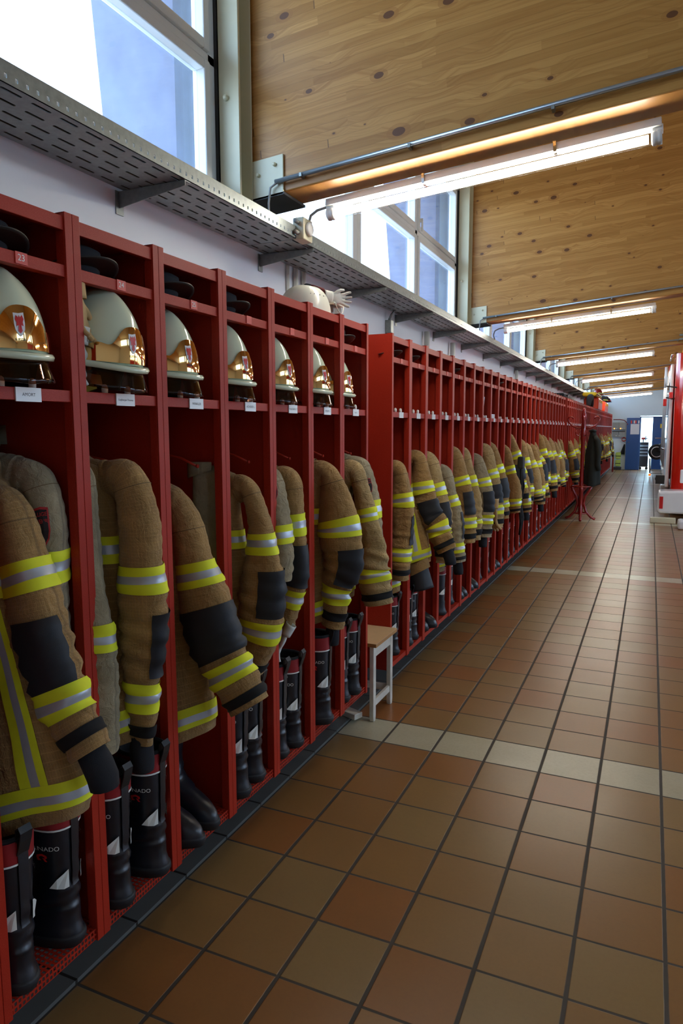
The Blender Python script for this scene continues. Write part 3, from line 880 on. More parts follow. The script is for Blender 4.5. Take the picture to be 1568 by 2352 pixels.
        for s_, zz, sz in (('FREIWILLIGE', .36, .0095), ('FEUERWEHR', .20, .0095)):
            V, F = text2d(s_, sz*sc_, True)
            MB().add([mapb(a, b+zz*H_, .0056) for a, b in V], F).build('badge_lettering', 'badge_red', root, sub=S)
        MB().add([mapb(a*.012*sc_, b*.018*sc_-.014*sc_, .0056) for a, b in [(0, 1), (.5, .5), (1, .7), (.6, 0), (.8, -.6), (.2, -.4), (0, -1), (-.2, -.4), (-.8, -.6), (-.6, 0), (-1, .7), (-.5, .5)]], [tuple(range(12))]).build('badge_crest', 'badge_red', root, sub=S)
    if cuffknit:
        c = cr_interp(P, n-1); d0 = cr_interp(P, n-1.2)
        dx, dz = c[0]-d0[0], c[1]-d0[1]; l = math.hypot(dx, dz); dx /= l; dz /= l
        mk = MB().tube([(c[0]-dx*.04, yc+ysway, c[1]-dz*.04), (c[0]+dx*.03, yc+ysway, c[1]+dz*.03), (c[0]+dx*.05, yc+ysway+.003, c[1]+dz*.03-.03), (c[0]+dx*.055, yc+ysway+.004, c[1]+dz*.03-.055)], [c[2]*.50, c[2]*.58, c[2]*.58, c[2]*.54], 14)
        mk.build('knit_cuff', 'knit_black', root, sub=S, smooth=True)
    # torso
    zs = P[1][1]+.040
    xo = P[1][0]+.028; a_s = xo-xc
    H0 = hem
    prof = [(H0, ah, thick), (H0+.10, ah*.985, thick*.97), ((H0+zs)/2, (ah+a_s)/2, thick*.9), (zs-.14, a_s, thick*.86), (zs-.05, a_s*1.0, thick*.84), (zs, a_s*.92, thick*.76), (zs+.018, a_s*.66, thick*.66), (max(zs+.045, neck-.035), .075, .055), (max(zs+.07, neck), .070, .052)]
    np_ = len(prof)
    ztop = prof[-1][0]
    ph = rnd.uniform(0, 6)
    def BD(u, t, off=0.0):
        z, a, b = cr_interp(prof, t)
        low = max(0, 1-(z-H0)/.55)
        fl = 1+.10*low*math.sin(5*u+ph)+.05*low*math.sin(9*u+ph*2)
        cu, su = math.cos(u), math.sin(u)
        e_ = .86
        cx = math.copysign(abs(cu)**e_, cu); sx = math.copysign(abs(su)**e_, su)
        px = xc+(a+off)*cx; py = yc-(b*fl+off)*sx
        pz = z+tilt*(px-xc)*low*.9
        d = nz(px, py*1.3, pz)*1.1+.004*math.sin(pz*38+4*u+ph)*low
        return (px+cu*d*.5, py-su*d, pz)
    bnu = 48 if lod else 20; bnv = 60 if lod else 18
    mb = MB().grid(lambda a, b: BD(a*2*PI, b*(np_-1)), bnu, bnv, wrap=True, uvf=lambda a, b: (a*2*PI*.17, b*.85))
    mb.build('torso', cloth, root, sub=S, smooth=True)
    def tz(z):
        lo, hi = 0.0, np_-1.0
        for _ in range(24):
            md = (lo+hi)/2
            if cr_interp(prof, md)[0] < z: lo = md
            else: hi = md
        return lo
    if hemband: band(tz(H0+.040), tz(H0+.115), 0, 2*PI, .0045, src=BD)
    if chest: band(tz(zs-.26), tz(zs-.185), 0, 2*PI, .0045, src=BD)
    if vert: 
        for uu in ((33, 54), (126, 147)):
            a0, a1 = math.radians(uu[0]), math.radians(uu[1])
            q = MB().grid(lambda a, c: BD(a0+a*(a1-a0), tz(H0+.115)+(tz(zs-.26)-tz(H0+.115))*c, .0035), 9, 24)
            for j in range(24):
                for i in range(9):
                    if 3 <= i < 6: q.mi[j*9+i] = 1
            q.build('vertical_band', ['yellow', 'silver'], root, sub=S, smooth=True)
    if front_badge:
        q = MB().grid(lambda a, c: BD(math.radians(62)+a*.30, tz(zs-.165)+(tz(zs-.135)-tz(zs-.165))*c, .004), 6, 3)
        q.build('chest_badge', 'badge_black', root, sub=S, smooth=True)
    # standing collar with dark lining
    cz = ztop
    def CO(a, b, k_=1.0):
        u = a*2*PI
        return (xc+.076*k_*math.cos(u)*(1-.05*b), yc-.062*k_*math.sin(u), cz-.02+b*(.055+.012*math.cos(u*1+1)))
    MB().grid(lambda a, b: CO(a, b), 24, 4, wrap=True).build('collar', cloth, root, sub=S, smooth=True, solid=.003)
    MB().grid(lambda a, b: CO(a, b, .94), 24, 3, wrap=True, cap0=True).build('collar_lining', 'liner', root, sub=S, smooth=True)
    if back_sleeve and lod:
        Q = [(xc-a_s+.05, zs-.05), (xc-a_s-.005, zs-.12), (xc-a_s-.02, zs-.30), (xc-a_s-.01, zs-.45), (xc-a_s+.0, zs-.60)]
        Q = [(max(q[0], WX+.09), q[1]) for q in Q]
        MB().tube([(q[0], yc-.03, q[1]) for q in Q], [.062, .068, .064, .06, .055], 16).build('sleeve', cloth, root, sub=S, smooth=True)
    return root

SLV = {
'J0': (1.152, [(-1.364, 1.325, 0.046), (-1.332, 1.212, 0.054), (-1.308, 1.141, 0.068), (-1.282, 1.044, 0.078), (-1.231, 0.925, 0.073), (-1.2, 0.859, 0.067), (-1.146, 0.779, 0.062)]),
'J1': (1.458, [(-1.287, 1.378, 0.056), (-1.261, 1.27, 0.069), (-1.257, 1.157, 0.076), (-1.252, 1.085, 0.086), (-1.249, 0.97, 0.082), (-1.258, 0.833, 0.069), (-1.259, 0.751, 0.068), (-1.263, 0.652, 0.057)]),
'J2': (1.773, [(-1.328, 1.234, 0.045), (-1.3, 1.104, 0.063), (-1.282, 1.028, 0.08), (-1.26, 0.949, 0.091), (-1.217, 0.841, 0.096), (-1.184, 0.777, 0.086), (-1.158, 0.733, 0.087), (-1.109, 0.657, 0.08)]),
'J3': (2.088, [(-1.277, 1.311, 0.031), (-1.25, 1.193, 0.046), (-1.245, 1.157, 0.049), (-1.241, 1.083, 0.058), (-1.237, 0.975, 0.077), (-1.247, 0.85, 0.085), (-1.258, 0.773, 0.075), (-1.276, 0.648, 0.037)]),
'J4': (2.403, [(-1.28, 1.308, 0.034), (-1.272, 1.187, 0.038), (-1.265, 1.101, 0.042), (-1.267, 0.978, 0.051), (-1.28, 0.888, 0.05), (-1.293, 0.815, 0.042), (-1.319, 0.704, 0.033)]),
'J5': (2.718, [(-1.271, 1.323, 0.041), (-1.221, 1.135, 0.083), (-1.209, 1.06, 0.09), (-1.204, 0.944, 0.083), (-1.238, 0.835, 0.072), (-1.242, 0.756, 0.068), (-1.253, 0.65, 0.054)]),
'J6': (3.033, [(-1.264, 1.305, 0.039), (-1.228, 1.145, 0.053), (-1.214, 1.083, 0.052), (-1.185, 0.964, 0.063), (-1.193, 0.86, 0.078), (-1.181, 0.795, 0.078), (-1.158, 0.686, 0.071)]),
'J7': (3.699, [(-1.294, 1.289, 0.045), (-1.272, 1.16, 0.055), (-1.262, 1.082, 0.062), (-1.268, 0.942, 0.058), (-1.278, 0.85, 0.052), (-1.279, 0.774, 0.050), (-1.283, 0.663, 0.048)]),
'J8': (4.014, [(-1.284, 1.338, 0.050), (-1.26, 1.204, 0.069), (-1.247, 1.131, 0.079), (-1.202, 0.997, 0.077), (-1.165, 0.945, 0.073), (-1.144, 0.883, 0.07), (-1.096, 0.79, 0.061)]),
'J0b': (1.242, [(-1.361, 1.389, 0.047), (-1.339, 1.309, 0.045), (-1.336, 1.228, 0.042), (-1.339, 1.165, 0.042), (-1.34, 1.074, 0.039), (-1.341, 0.984, 0.037), (-1.344, 0.894, 0.034)]),
'J1b': (1.350, [(-1.317, 1.393, 0.02), (-1.314, 1.281, 0.022), (-1.308, 1.167, 0.027), (-1.295, 1.018, 0.035), (-1.297, 0.947, 0.037), (-1.299, 0.816, 0.043), (-1.299, 0.67, 0.036)]),
'J4b': (2.304, [(-1.298, 1.331, 0.023), (-1.286, 1.248, 0.026), (-1.281, 1.156, 0.032), (-1.279, 1.084, 0.036), (-1.275, 1.016, 0.037), (-1.274, 0.944, 0.029)]),
'J6b': (3.105, [(-1.26, 1.343, 0.02), (-1.234, 1.259, 0.025), (-1.216, 1.175, 0.026), (-1.208, 1.09, 0.027), (-1.201, 0.962, 0.03), (-1.195, 0.79, 0.034)]),
}
G1, G2, G3 = 'brown turnout jackets in the near row', 'brown turnout jackets in the middle row', 'brown turnout jackets in the far row'
GK = 'khaki uniform jackets in the near row'
jk = lambda k_, lb, g, **kw: jacket(lb, g, SLV[k_][0], SLV[k_][1], **kw)
jk('J0', 'brown turnout jacket cut by the left edge, with vertical yellow bands, in locker 23', G1, bands=[(1, 2), (4, 5)], patch=(2.65, 4.0, 12, 118), strap=(5.35, 5.62), hem=.52, vert=True, cuffknit=True, seed=3, thick=.085, top=[(-1.47, 1.345, .046), (-1.415, 1.350, .046)], xc=-1.50, ah=.315, tilt=.36)
jk('J0b', 'khaki uniform jacket with shield badge behind the first brown jacket', GK, bands=[(2, 3.2)], cloth='khaki', badge=(1.35, 78, 1.3), hem=.62, neck=1.45, xc=-1.60, chest=False, hemband=False, seed=5, name='uniform_jacket', thick=.05, ah=.2)
jk('J1', 'brown turnout jacket in locker 24, sleeve straight with patch facing the aisle', G1, bands=[(2, 3), (5, 6)], patch=(3.5, 4.8, -75, 38), strap=(6.35, 6.65), hem=.57, neck=1.50, cuffknit=True, seed=11, thick=.08, front_badge=True)
jk('J1b', 'pale khaki uniform jacket peeping out beside the post between lockers 23 and 24', GK, bands=[(3, 4)], cloth='khaki', badge=(2.2, 60, 1.0), hem=.62, neck=1.47, xc=-1.57, chest=False, hemband=False, seed=6, name='uniform_jacket', thick=.04, ah=.2)
jk('J2', 'brown turnout jacket with its sleeve flung across the post after locker 25', G1, bands=[(1, 2), (4.75, 6)], patch=(2.85, 4.45, -25, 128), strap=(6.45, 6.75), hem=.47, neck=1.37, xc=-1.50, ah=.255, top=[(-1.445, 1.300, .045), (-1.380, 1.285, .052)], tilt=.40, chest=False, seed=17, thick=.09)
jk('J3', 'brown turnout jacket with chest badge in the locker after number 25', G1, bands=[(2, 3), (5, 6)], patch=(3.55, 4.85, -40, 80), strap=(6.6, 6.85), hem=.60, neck=1.47, seed=23, thick=.08, front_badge=True)
jk('J4b', 'khaki uniform jacket in the locker under the hard hat, in front of a brown one', GK, bands=[(2, 3)], cloth='khaki', hem=.80, neck=1.42, xc=-1.56, chest=False, hemband=False, seed=8, name='uniform_jacket', thick=.035, ah=.19, badge=(.6, 70, .9))
jk('J4', 'brown turnout jacket half hidden behind a khaki one, under the hard hat', G1, bands=[(1, 2), (4, 5)], patch=(2.3, 3.8, -60, 115), hem=.66, neck=1.46, seed=29, thick=.07)
jk('J5', 'brown turnout jacket with black patch, in the locker with the torch', G1, bands=[(1, 2), (4, 5)], patch=(2.5, 3.8, -45, 85), strap=(5.3, 5.6), hem=.58, neck=1.45, cuffknit=True, seed=31, thick=.08)
jk('J6', 'sandy turnout jacket with wide cuff hanging above the stool', G1, bands=[(1, 2), (4, 5)], strap=(5.45, 5.7), hem=.62, neck=1.47, seed=37, thick=.075, cloth='cloth_lite')
jk('J6b', 'khaki uniform jacket behind the sandy jacket in the last locker of the near row', GK, bands=[(2, 3)], cloth='khaki', hem=.8, neck=1.47, xc=-1.55, chest=False, hemband=False, seed=9, name='uniform_jacket', thick=.03, ah=.19, badge=(1.2, 60, .9))
jk('J7', 'brown turnout jacket in the first locker beyond the stool', G2, bands=[(1, 2), (4, 5)], patch=(2.35, 3.7, -50, 30), strap=(5.4, 5.65), hem=.50, neck=1.40, seed=41, thick=.08)
jk('J8', 'brown turnout jacket swung out with vertical bands, second locker beyond the stool', G2, bands=[(1, 2), (3.95, 5)], patch=(2.35, 3.6, -20, 120), strap=(5.45, 5.7), hem=.60, neck=1.45, xc=-1.50, ah=.31, vert=True, cuffknit=True, seed=43, thick=.09)

# the rest of the middle row and the far row: each its own drape
TPL = [(0, 0, .058), (.03, -.15, .070), (.04, -.225, .072), (.05, -.34, .076), (.045, -.46, .070), (.04, -.535, .068), (.035, -.63, .060)]
def auto_jacket(i, yc, top, lean, dark, group, label, lod, hem=None):
    x0 = -1.305+.02*random.uniform(-1, 1); lean += .03
    sl = []
    for q, (dx, dz, r) in enumerate(TPL): sl.append((x0+dx+lean*(q/6.0)**1.2, top-.09+dz*(1+.05*random.uniform(-1, 1)), r*random.uniform(.9, 1.02)))
    jacket(label, group, yc, sl, bands=[(1, 2), (4, 5)], patch=(2.4, 3.75, random.choice([-60, -30, 10]), random.choice([30, 80, 110])) if random.random() < .7 else None,
           strap=(5.35, 5.65), hem=hem or top-.85+random.uniform(-.03, .05), neck=top, cloth=random.choice(['cloth', 'cloth', 'cloth_lite']) if dark else 'khaki',
           seed=100+i, lod=lod, thick=.075, vert=(i % 4 == 1), cuffknit=(i % 3 == 0), badge=None, tilt=.35)
mid = [(2, 1.40, .06), (3, 1.30, .05), (4, 1.42, .04), (5, 1.40, .02), (6, 1.36, .0), (7, 1.41, .05), (8, 1.44, .07), (10, 1.40, .05), (11, 1.52, .10), (12, 1.36, .06), (13, 1.44, .03), (14, 1.40, .08),
       (15, 1.38, .06), (16, 1.42, .12), (17, 1.50, .05), (18, 1.46, .10), (19, 1.42, .06), (20, 1.44, .08), (21, 1.40, .02), (22, 1.38, .08), (23, 1.42, .05), (24, 1.40, .03)]
for n_, (i, tp, ln) in enumerate(mid):
    auto_jacket(i, ROW2[i]+PW*.5, tp, ln, i not in (3, 6), G2, 'turnout jacket hanging in the %s locker beyond the stool' % ordinal(i+1), 0 if i > 7 else 1)
farj = [1, 2, 4, 5, 7, 9, 10, 14, 16, 17, 19, 22, 25, 27, 28, 31, 33, 36, 37, 40, 42]
for n_, i in enumerate(farj):
    auto_jacket(200+i, ROW3[i]+PW*.5, 1.40+random.uniform(-.05, .08), random.uniform(.0, .10), True, G3, 'turnout jacket hanging in the %s locker of the far row' % ordinal(i+1), 0)

# ------------------------------------------------------------------ boots
def boot(detail, lace=False, plain=False, h=.350):
    """toe towards +x, origin under the ankle; returns root"""
    t = thing('fire_boot', 'x', 'boot', (0, 0, 0))
    secs = [(0.0, .018, .130, .043), (.016, .018, .136, .048), (.030, .018, .133, .047), (.050, .016, .126, .045), (.072, .004, .112, .043), (.092, -.018, .090, .041), (.112, -.036, .070, .040),
            (.140, -.046, .058, .040), (.180, -.050, .054, .041), (.240, -.049, .057, .045), (.300, -.047, .061, .049), (h, -.045, .063, .052)]
    n = len(secs)
    def S(u, q, off=0.0):
        z, cx, hl, hw = cr_interp(secs, q)
        cu, su = math.cos(u), math.sin(u)
        cxx = math.copysign(abs(cu)**.85, cu); sxx = math.copysign(abs(su)**.85, su)
        toe = 1-.22*max(0, cu)**2*(1 if z < .1 else 0)
        wr = (.0020*math.sin(z*120+2.3*cu+1.2*math.sin(3*u))+.0012*math.sin(z*230+1.7*u))*(1 if .09 < z < .19 else .2)
        return (cx+(hl+off+wr)*cxx, -(hw*toe+off+wr)*sxx, z)
    def tq(z):
        lo, hi = 0.0, n-1.0
        for _ in range(20):
            md = (lo+hi)/2
            if cr_interp(secs, md)[0] < z: lo = md
            else: hi = md
        return lo
    nu, nv = (28, 44) if detail else (14, 20)
    MB().grid(lambda a, b: S(a*2*PI, 1.6+b*(n-2.6)), nu, nv, wrap=True).build('shaft', 'rubber', t, smooth=True)
    MB().grid(lambda a, b: S(a*2*PI, b*1.9, .003), nu, 5, wrap=True, cap0=True, cap1=True).build('sole', 'sole', t, smooth=True)
    MB().grid(lambda a, b: (lambda p: (-.045+(p[0]+.045)*.90, p[1]*.88, p[2]))(S(a*2*PI, n-1-b*2.5)), nu, 4, wrap=True, cap1=True).build('lining', 'liner', t, smooth=True)
    MB().grid(lambda a, b: (lambda p: (p[0], p[1], h+.006*math.sin(b*PI)))(S(a*2*PI, n-1, .004-.012*b)), nu, 4, wrap=True).build('rim', 'liner', t, smooth=True)
    if not plain:
        MB().grid(lambda a, b: S(a*2*PI, tq(h-.052)+(n-1.12-tq(h-.052))*b, .0025), nu, 3, wrap=True).build('red_collar', 'boot_red', t, smooth=True)
        MB().grid(lambda a, b: S(a*2*PI, tq(h-.0565)+(tq(h-.052)-tq(h-.0565))*b, .0035), nu, 1, wrap=True).build('piping', 'piping', t, smooth=True)
        if detail:
            MB().grid(lambda a, b: S(PI+.34*(a-.5), tq(.15)+(n-1.02-tq(.15))*b, .005), 4, 14).build('heel_strip', 'rubber', t, smooth=True)
        for sg in (1, -1):
            f = [S(sg*PI*a_, tq(z_), .0055) for a_, z_ in ((.88, .152), (.88, .196), (.80, .190), (.70, .176), (.60, .155), (.70, .151), (.80, .150))]
            MB().add(f, [tuple(range(7))]).build('reflective_flash', 'piping', t)
    if detail:
        p = S(PI, n-1, .004)
        q_ = []
        for yy in (-.014, .014): q_ += [(p[0], yy, h-.035), (p[0]-.012, yy, h-.002), (p[0]-.016, yy, h+.018), (p[0]-.008, yy, h+.030), (p[0]+.002, yy, h+.022), (p[0]+.006, yy, h-.01)]
        MB().add(q_, [(i, i+1, i+7, i+6) for i in range(5)]).build('pull_loop', 'cap_brim', t, solid=.003)
        V, F = text2d('TORNADO', .015)
        if not plain:
            for sg in (1, -1): MB().add([S(sg*(PI/2+.12)-a/.052, tq(.252+b), .0045) for a, b in V], F).build('lettering', 'piping', t)
            lg = [[(-.009, .006), (0, .010), (.009, .006), (.010, 0), (.005, -.002), (.005, .002), (0, .005), (-.005, .003), (-.006, -.002), (-.002, -.006), (-.008, -.008), (-.010, 0)], [(0, 0), (.005, -.001), (.010, -.009), (.005, -.009)]]
            L_ = MB()
            for sg in (1, -1):
                for sh_ in lg: L_.add([S(sg*(PI/2+.12)-a/.052, tq(.230+b), .0045) for a, b in sh_], [tuple(range(len(sh_)))])
            L_.build('emblem', 'sticker_red', t)
    if lace:
        for z_ in np.linspace(.12, .26, 7):
            for sg in (1, -1):
                p = S(sg*.32, tq(z_), .004)
                MB().lathe([(.0045, -.002), (.0045, .002)], p, 8, 'x').build('eyelet', 'dark_steel', t)
        L_ = MB()
        for a_, b_ in zip(np.linspace(.12, .24, 6), np.linspace(.14, .26, 6)):
            L_.tube([S(.32, tq(a_), .006), S(0, tq((a_+b_)/2), .010), S(-.32, tq(b_), .006)], .0022, 6)
        L_.build('lace', 'knit_black', t, smooth=True)
    return t
bA = boot(True); bL = boot(True, lace=True); bP = boot(True, plain=True, h=.345); bF = boot(False); bFP = boot(False, plain=True)
used = set()
ZTR = .2066
def put_boot(src, x, y, rz, label, group, z=ZTR, tilt=0, sc_=1.0):
    o = src if id(src) not in used else copy_tree(src)
    used.add(id(src))
    o.location = (x, y, z); o.rotation_euler = (0, tilt, rz); o.scale = (sc_,)*3
    o['label'] = label; o['group'] = group; o['category'] = 'boot'
    return o
GB = 'fire boots in the near row'
nb = [(bA, -1.42, ROW1[1]+.085, PI+-.1, 'black fire boot with red collar, left of the pair in locker 23'), (bA, -1.43, ROW1[1]+.228, PI+.08, 'black fire boot with red collar, right of the pair in locker 23'),
      (bA, -1.41, ROW1[2]+.090, PI+-.05, 'black fire boot with red collar, left of the pair in locker 24'), (bA, -1.405, ROW1[2]+.232, PI+.05, 'black fire boot with red collar, right of the pair in locker 24'),
      (bP, -1.43, ROW1[3]+.075, .05, 'plain black leather boot, left of the pair in locker 25'), (bP, -1.44, ROW1[3]+.195, -.1, 'plain black leather boot, right of the pair in locker 25'),
      (bL, -1.42, ROW1[4]+.080, PI+0, 'black laced boot, left of the pair just behind locker 25'), (bL, -1.43, ROW1[4]+.19, PI+.1, 'black laced boot, right of the pair just behind locker 25'),
      (bA, -1.43, ROW1[5]+.085, PI+0, 'black fire boot, left of the pair below the grey glove'), (bA, -1.42, ROW1[5]+.19, PI+.06, 'black fire boot, right of the pair below the grey glove'),
      (bL, -1.41, ROW1[6]+.13, PI+.1, 'big laced fire boot nearest the post before the last locker of the near row'),
      (bA, -1.43, ROW1[7]+.08, PI+0, 'black fire boot, left of the pair next to the stool'), (bA, -1.42, ROW1[7]+.20, PI+-.05, 'black fire boot, right of the pair next to the stool')]
for s_, x, y, rz, lb in nb: put_boot(s_, x+.025, y, rz, lb, GB, sc_=1.10 if s_ is not bL else 1.16)
for i in range(26):
    src = bA if i < 2 else (bFP if i in (1, 5, 9) else bF)
    if i in (2, 6): src = bFP
    for q, dy in ((0, .085), (1, .20)):
        put_boot(src, -1.41+random.uniform(-.02, .02), ROW2[i]+dy+random.uniform(-.01, .01), random.uniform(-.12, .12)+(0 if src is bFP else PI),
                 'black boot, %s of the pair in the %s locker beyond the stool' % (('near', 'far')[q], ordinal(i+1)), 'boots in the middle row')
for i in range(0, 20):
    if i % 4 == 3: continue
    for q, dy in ((0, .085), (1, .20)):
        put_boot(bF, -1.42, ROW3[i]+dy, PI+random.uniform(-.1, .1), 'black boot, %s of the pair in the %s locker of the far row' % (('near', 'far')[q], ordinal(i+1)), 'boots in the far row')

# ------------------------------------------------------------------ helmets
def helmet():
    t = thing('fire_helmet', 'x', 'helmet', (0, 0, 0))
    def D(az, el, off=0.0):
        ce, se = math.cos(el), math.sin(el)
        rx = .138 if math.cos(az) > 0 else .125
        x = (rx+off)*math.cos(az)*ce**.9; y = (.105+off)*math.sin(az)*ce**.9
        z = (.190+off)*se**.95
        comb = .010*math.exp(-(y/.022)**2)*se
        side = .006*math.exp(-((abs(y)-.06)/.02)**2)*se
        return (x*(1+.03*math.cos(az)), y, z+comb-side*.3)
    B = .072
    MB().grid(lambda a, b: (lambda p: (p[0], p[1], p[2]+B))(D(a*2*PI, b*PI/2*.999)), 48, 22, wrap=True).build('shell', 'helmet', t, smooth=True, solid=.003)
    def top(az):
        a = abs(az)
        k = math.radians(3.5+24*math.exp(-(a/.50)**4)+11*math.exp(-((a-.85)/.38)**2))*(1 if a < 1.5 else max(.2, 1-(a-1.5)*3))
        return k
    def G(a, b):
        az = (a-.5)*2*1.75; el = .02+(top(az)-.02)*b
        p = D(az, el, .0055); return (p[0], p[1], p[2]+B)
    MB().grid(G, 90, 14).build('gold_front_plate', 'gold', t, smooth=True)
    def Rm(a, b):
        az = a*2*PI; fr = max(0, math.cos(az))**2
        prof = [(.0, .009), (.007+.008*fr, .007), (.009+.011*fr, .0), (.007+.009*fr, -.008), (-.002, -.008)]
        q = b*4; i = min(3, int(q)); f = q-i
        o_ = prof[i][0]*(1-f)+prof[i+1][0]*f; z = prof[i][1]*(1-f)+prof[i+1][1]*f
        p = D(az, 0, o_); return (p[0], p[1], B+z-.010*fr)
    MB().grid(Rm, 48, 8, wrap=True).build('rim', 'helmet', t, smooth=True)
    def V(a, b):
        az = (a-.5)*2*1.5; p = D(az, 0, -.002+.016*b)
        return (p[0], p[1], B-.012-(.058-.012*abs(math.sin(az)))*b)
    MB().grid(V, 36, 5).build('visor', 'visor', t, smooth=True, solid=.0016)
    def N(a, b):
        az = PI+(a-.5)*2*1.7; p = D(az, 0, -.012-.012*b)
        return (p[0], p[1], B-.010-.058*b)
    MB().grid(N, 36, 5).build('neck_curtain', 'knit_black', t, smooth=True, solid=.002)
    sh = [(-.5, .55), (0, .5), (.5, .55), (.5, .0), (.44, -.3), (.2, -.55), (0, -.62), (-.2, -.55), (-.44, -.3), (-.5, 0)]
    def M2(a, b, off):
        p = D(-.10+a/.135, .27+b/.17, off); return (p[0], p[1], p[2]+B)
    o = MB().add([M2(a*.028, b*.037, .0068) for a, b in sh], [tuple(range(len(sh)))]).build('crest_shield', 'sticker_white', t)
    eg = [(0, .42), (.08, .28), (.3, .42), (.42, .2), (.3, .05), (.34, -.15), (.12, -.1), (.2, -.38), (0, -.5), (-.2, -.38), (-.12, -.1), (-.34, -.15), (-.3, .05), (-.42, .2), (-.3, .42), (-.08, .28)]
    MB().add([M2(a*.027, b*.036, .0076) for a, b in eg], [tuple(range(len(eg)))]).build('red_crest', 'sticker_red', t)
    V_, F_ = text2d('KUFSTEIN', .0062, True)
    MB().add([M2(a, b-.028, .0064) for a, b in V_], F_).build('lettering', 'black_ink', t)
    return t
h0 = helmet()
HX = -1.375
hl = ['white-green helmet with gold front in locker 23', 'white-green helmet with gold front and gloves behind it, in locker 24', 'white-green gold-fronted helmet in locker 25', 'white-green gold-fronted helmet in the locker after number 25',
      'white-green gold-fronted helmet on the shelf under the hard hat', 'white-green gold-fronted helmet beside the black torch', 'white-green gold-fronted helmet in the last locker of the near row']
hp = [(-1.375, 1.145, -.25, 0), (-1.385, 1.462, -.05, .10), (-1.395, 1.735, -.1, .02), (-1.395, 2.045, -.1, .03), (-1.395, 2.355, -.1, .03), (-1.39, 2.665, -.15, .02), (-1.41, 2.955, -.1, .02)]
for i, (x, y, rz, ty) in enumerate(hp):
    o = h0 if i == 0 else copy_tree(h0)
    o.location = (x, y, 1.6125+(.012 if ty > .05 else .001)); o.rotation_euler = (0, ty, rz)
    o['label'] = hl[i]; o['group'] = 'gold-fronted fire helmets'

# ------------------------------------------------------------------ gloves, caps and small things
def hand_mb(L=.10, curl=.3, spread=.02):
    """glove along -z, palm facing +x, thumb towards +y"""
    m_ = MB()
    m_.grid(lambda a, b: (.017*math.sin(a*2*PI)*(.6+.4*math.sin(b*PI)), .042*math.cos(a*2*PI)*(.80+.28*math.sin(b*PI*.8)), -b*.095), 16, 8, wrap=True, cap0=True, cap1=True)
    for k_, (y, l) in enumerate(((.031, .062), (.0105, .074), (-.0105, .070), (-.031, .055))):
        p = [(0, y*.9, -.08), (.003, y+spread*(1.5-k_)*.25, -.095-l*.35), (.008+curl*.02, y+spread*(1.5-k_)*.6, -.095-l*.7), (.016+curl*.05, y+spread*(1.5-k_)*.8, -.095-l)]
        m_.tube(p, [.0115, .0115, .0108, .0085], 10)
    m_.tube([(0, .025, -.03), (.008, .050, -.055), (.014, .062, -.082), (.018, .064, -.105)], [.013, .0135, .012, .009], 10)
    return m_
def glove(loc, rot, mat, label, cat='glove', cuff=None, sc_=1.0, group=None, name='work_glove'):
    t = thing(name, label, cat, loc, group); t.rotation_euler = rot; t.scale = (sc_,)*3
    hand_mb().build('hand', mat, t, remesh=.004)
    MB().grid(lambda a, b: (.026*math.sin(a*2*PI)*(1+.15*b), .040*math.cos(a*2*PI)*(1+.12*b), -.01+b*.07), 18, 5, wrap=True).build('cuff', cuff or mat, t, smooth=True, solid=.002)
    return t
glove((-1.305, 1.338, 1.845), (.1, -.1, .5), 'glove_tan', 'tan leather glove hanging behind the post beside the helmet in locker 24', sc_=.66)
glove((-1.305, 1.338, 1.735), (.0, .1, .4), 'glove_white', 'grey knitted glove under the tan glove in locker 24', sc_=.62)
glove((-1.285, 2.345, .715), (0.0, .5, .6), 'glove_white', 'pale grey glove hanging above the boots under the hard hat', sc_=.7)
glove((-1.20, 5.87, .86), (0, 0, .8), 'glove_tan', 'tan leather glove hanging from the seventh locker beyond the stool', sc_=1.25)
glove((-1.195, 5.94, .90), (0, .25, 1.4), 'glove_white', 'white glove hanging together with the tan glove beyond the stool', sc_=1.0)
# balaclava hood with label by the helmet in locker 24
t = thing('flash_hood', 'olive flash hood with black edge and white label, lying before the helmet in locker 24', 'hood', (-1.36, 1.385, 1.617))
MB().grid(lambda a, b: (.045*math.cos(a*2*PI)*(1-.3*b)-.01, .055*math.sin(a*2*PI)*(1-.2*b), .001+.055*b+.008*math.sin(a*12)), 24, 8, wrap=True, cap1=True).build('hood', 'hivis', t, smooth=True)
MB().tube([(-.02+.055*math.cos(q), .02+.030*math.cos(q*1.0)-.02, .034+.028*math.sin(q)) for q in np.linspace(0, 2*PI, 20)], .006, 8).build('edging', 'knit_black', t, smooth=True)
MB().add([(.046, -.02, .02), (.05, .03, .015), (.046, .028, .042), (.042, -.022, .045)], [(0, 1, 2, 3)]).build('care_label', 'label_white', t, solid=.001)

def cap():
    t = thing('service_cap', 'x', 'cap', (0, 0, 0))
    MB().grid(lambda a, b: ((.095+.012*math.sin(b*PI))*math.cos(a*2*PI)*(1-.9*max(0, b-.7)/.3*.9), (.080+.010*math.sin(b*PI))*math.sin(a*2*PI)*(1-.9*max(0, b-.7)/.3*.9), .001+.075*min(1, b/.75)), 28, 12, wrap=True, cap1=True).build('crown', 'cap', t, smooth=True)
    def Br(a, b):
        az = (a-.5)*2.2; r = .093+.062*b*(1-.12*abs(a-.5)*2)
        return (r*math.cos(az)*1.02, (.080+.045*b)*math.sin(az), .010-.004*b+.026*(1-(abs(a-.5)*2)**2)*(.25+.75*b)+.006)
    MB().grid(Br, 20, 6).build('brim', 'cap_brim', t, smooth=True, solid=.003)
    MB().tube([(.099*math.cos(q), .084*math.sin(q), .022) for q in np.linspace(-1.2, 1.2, 14)], .003, 6).build('band', 'liner', t, smooth=True)
    return t
cp = cap()
caps = [(1.10, 'first'), (1.385, 'second'), (1.715, 'third'), (2.03, 'fourth'), (2.96, 'fifth')]
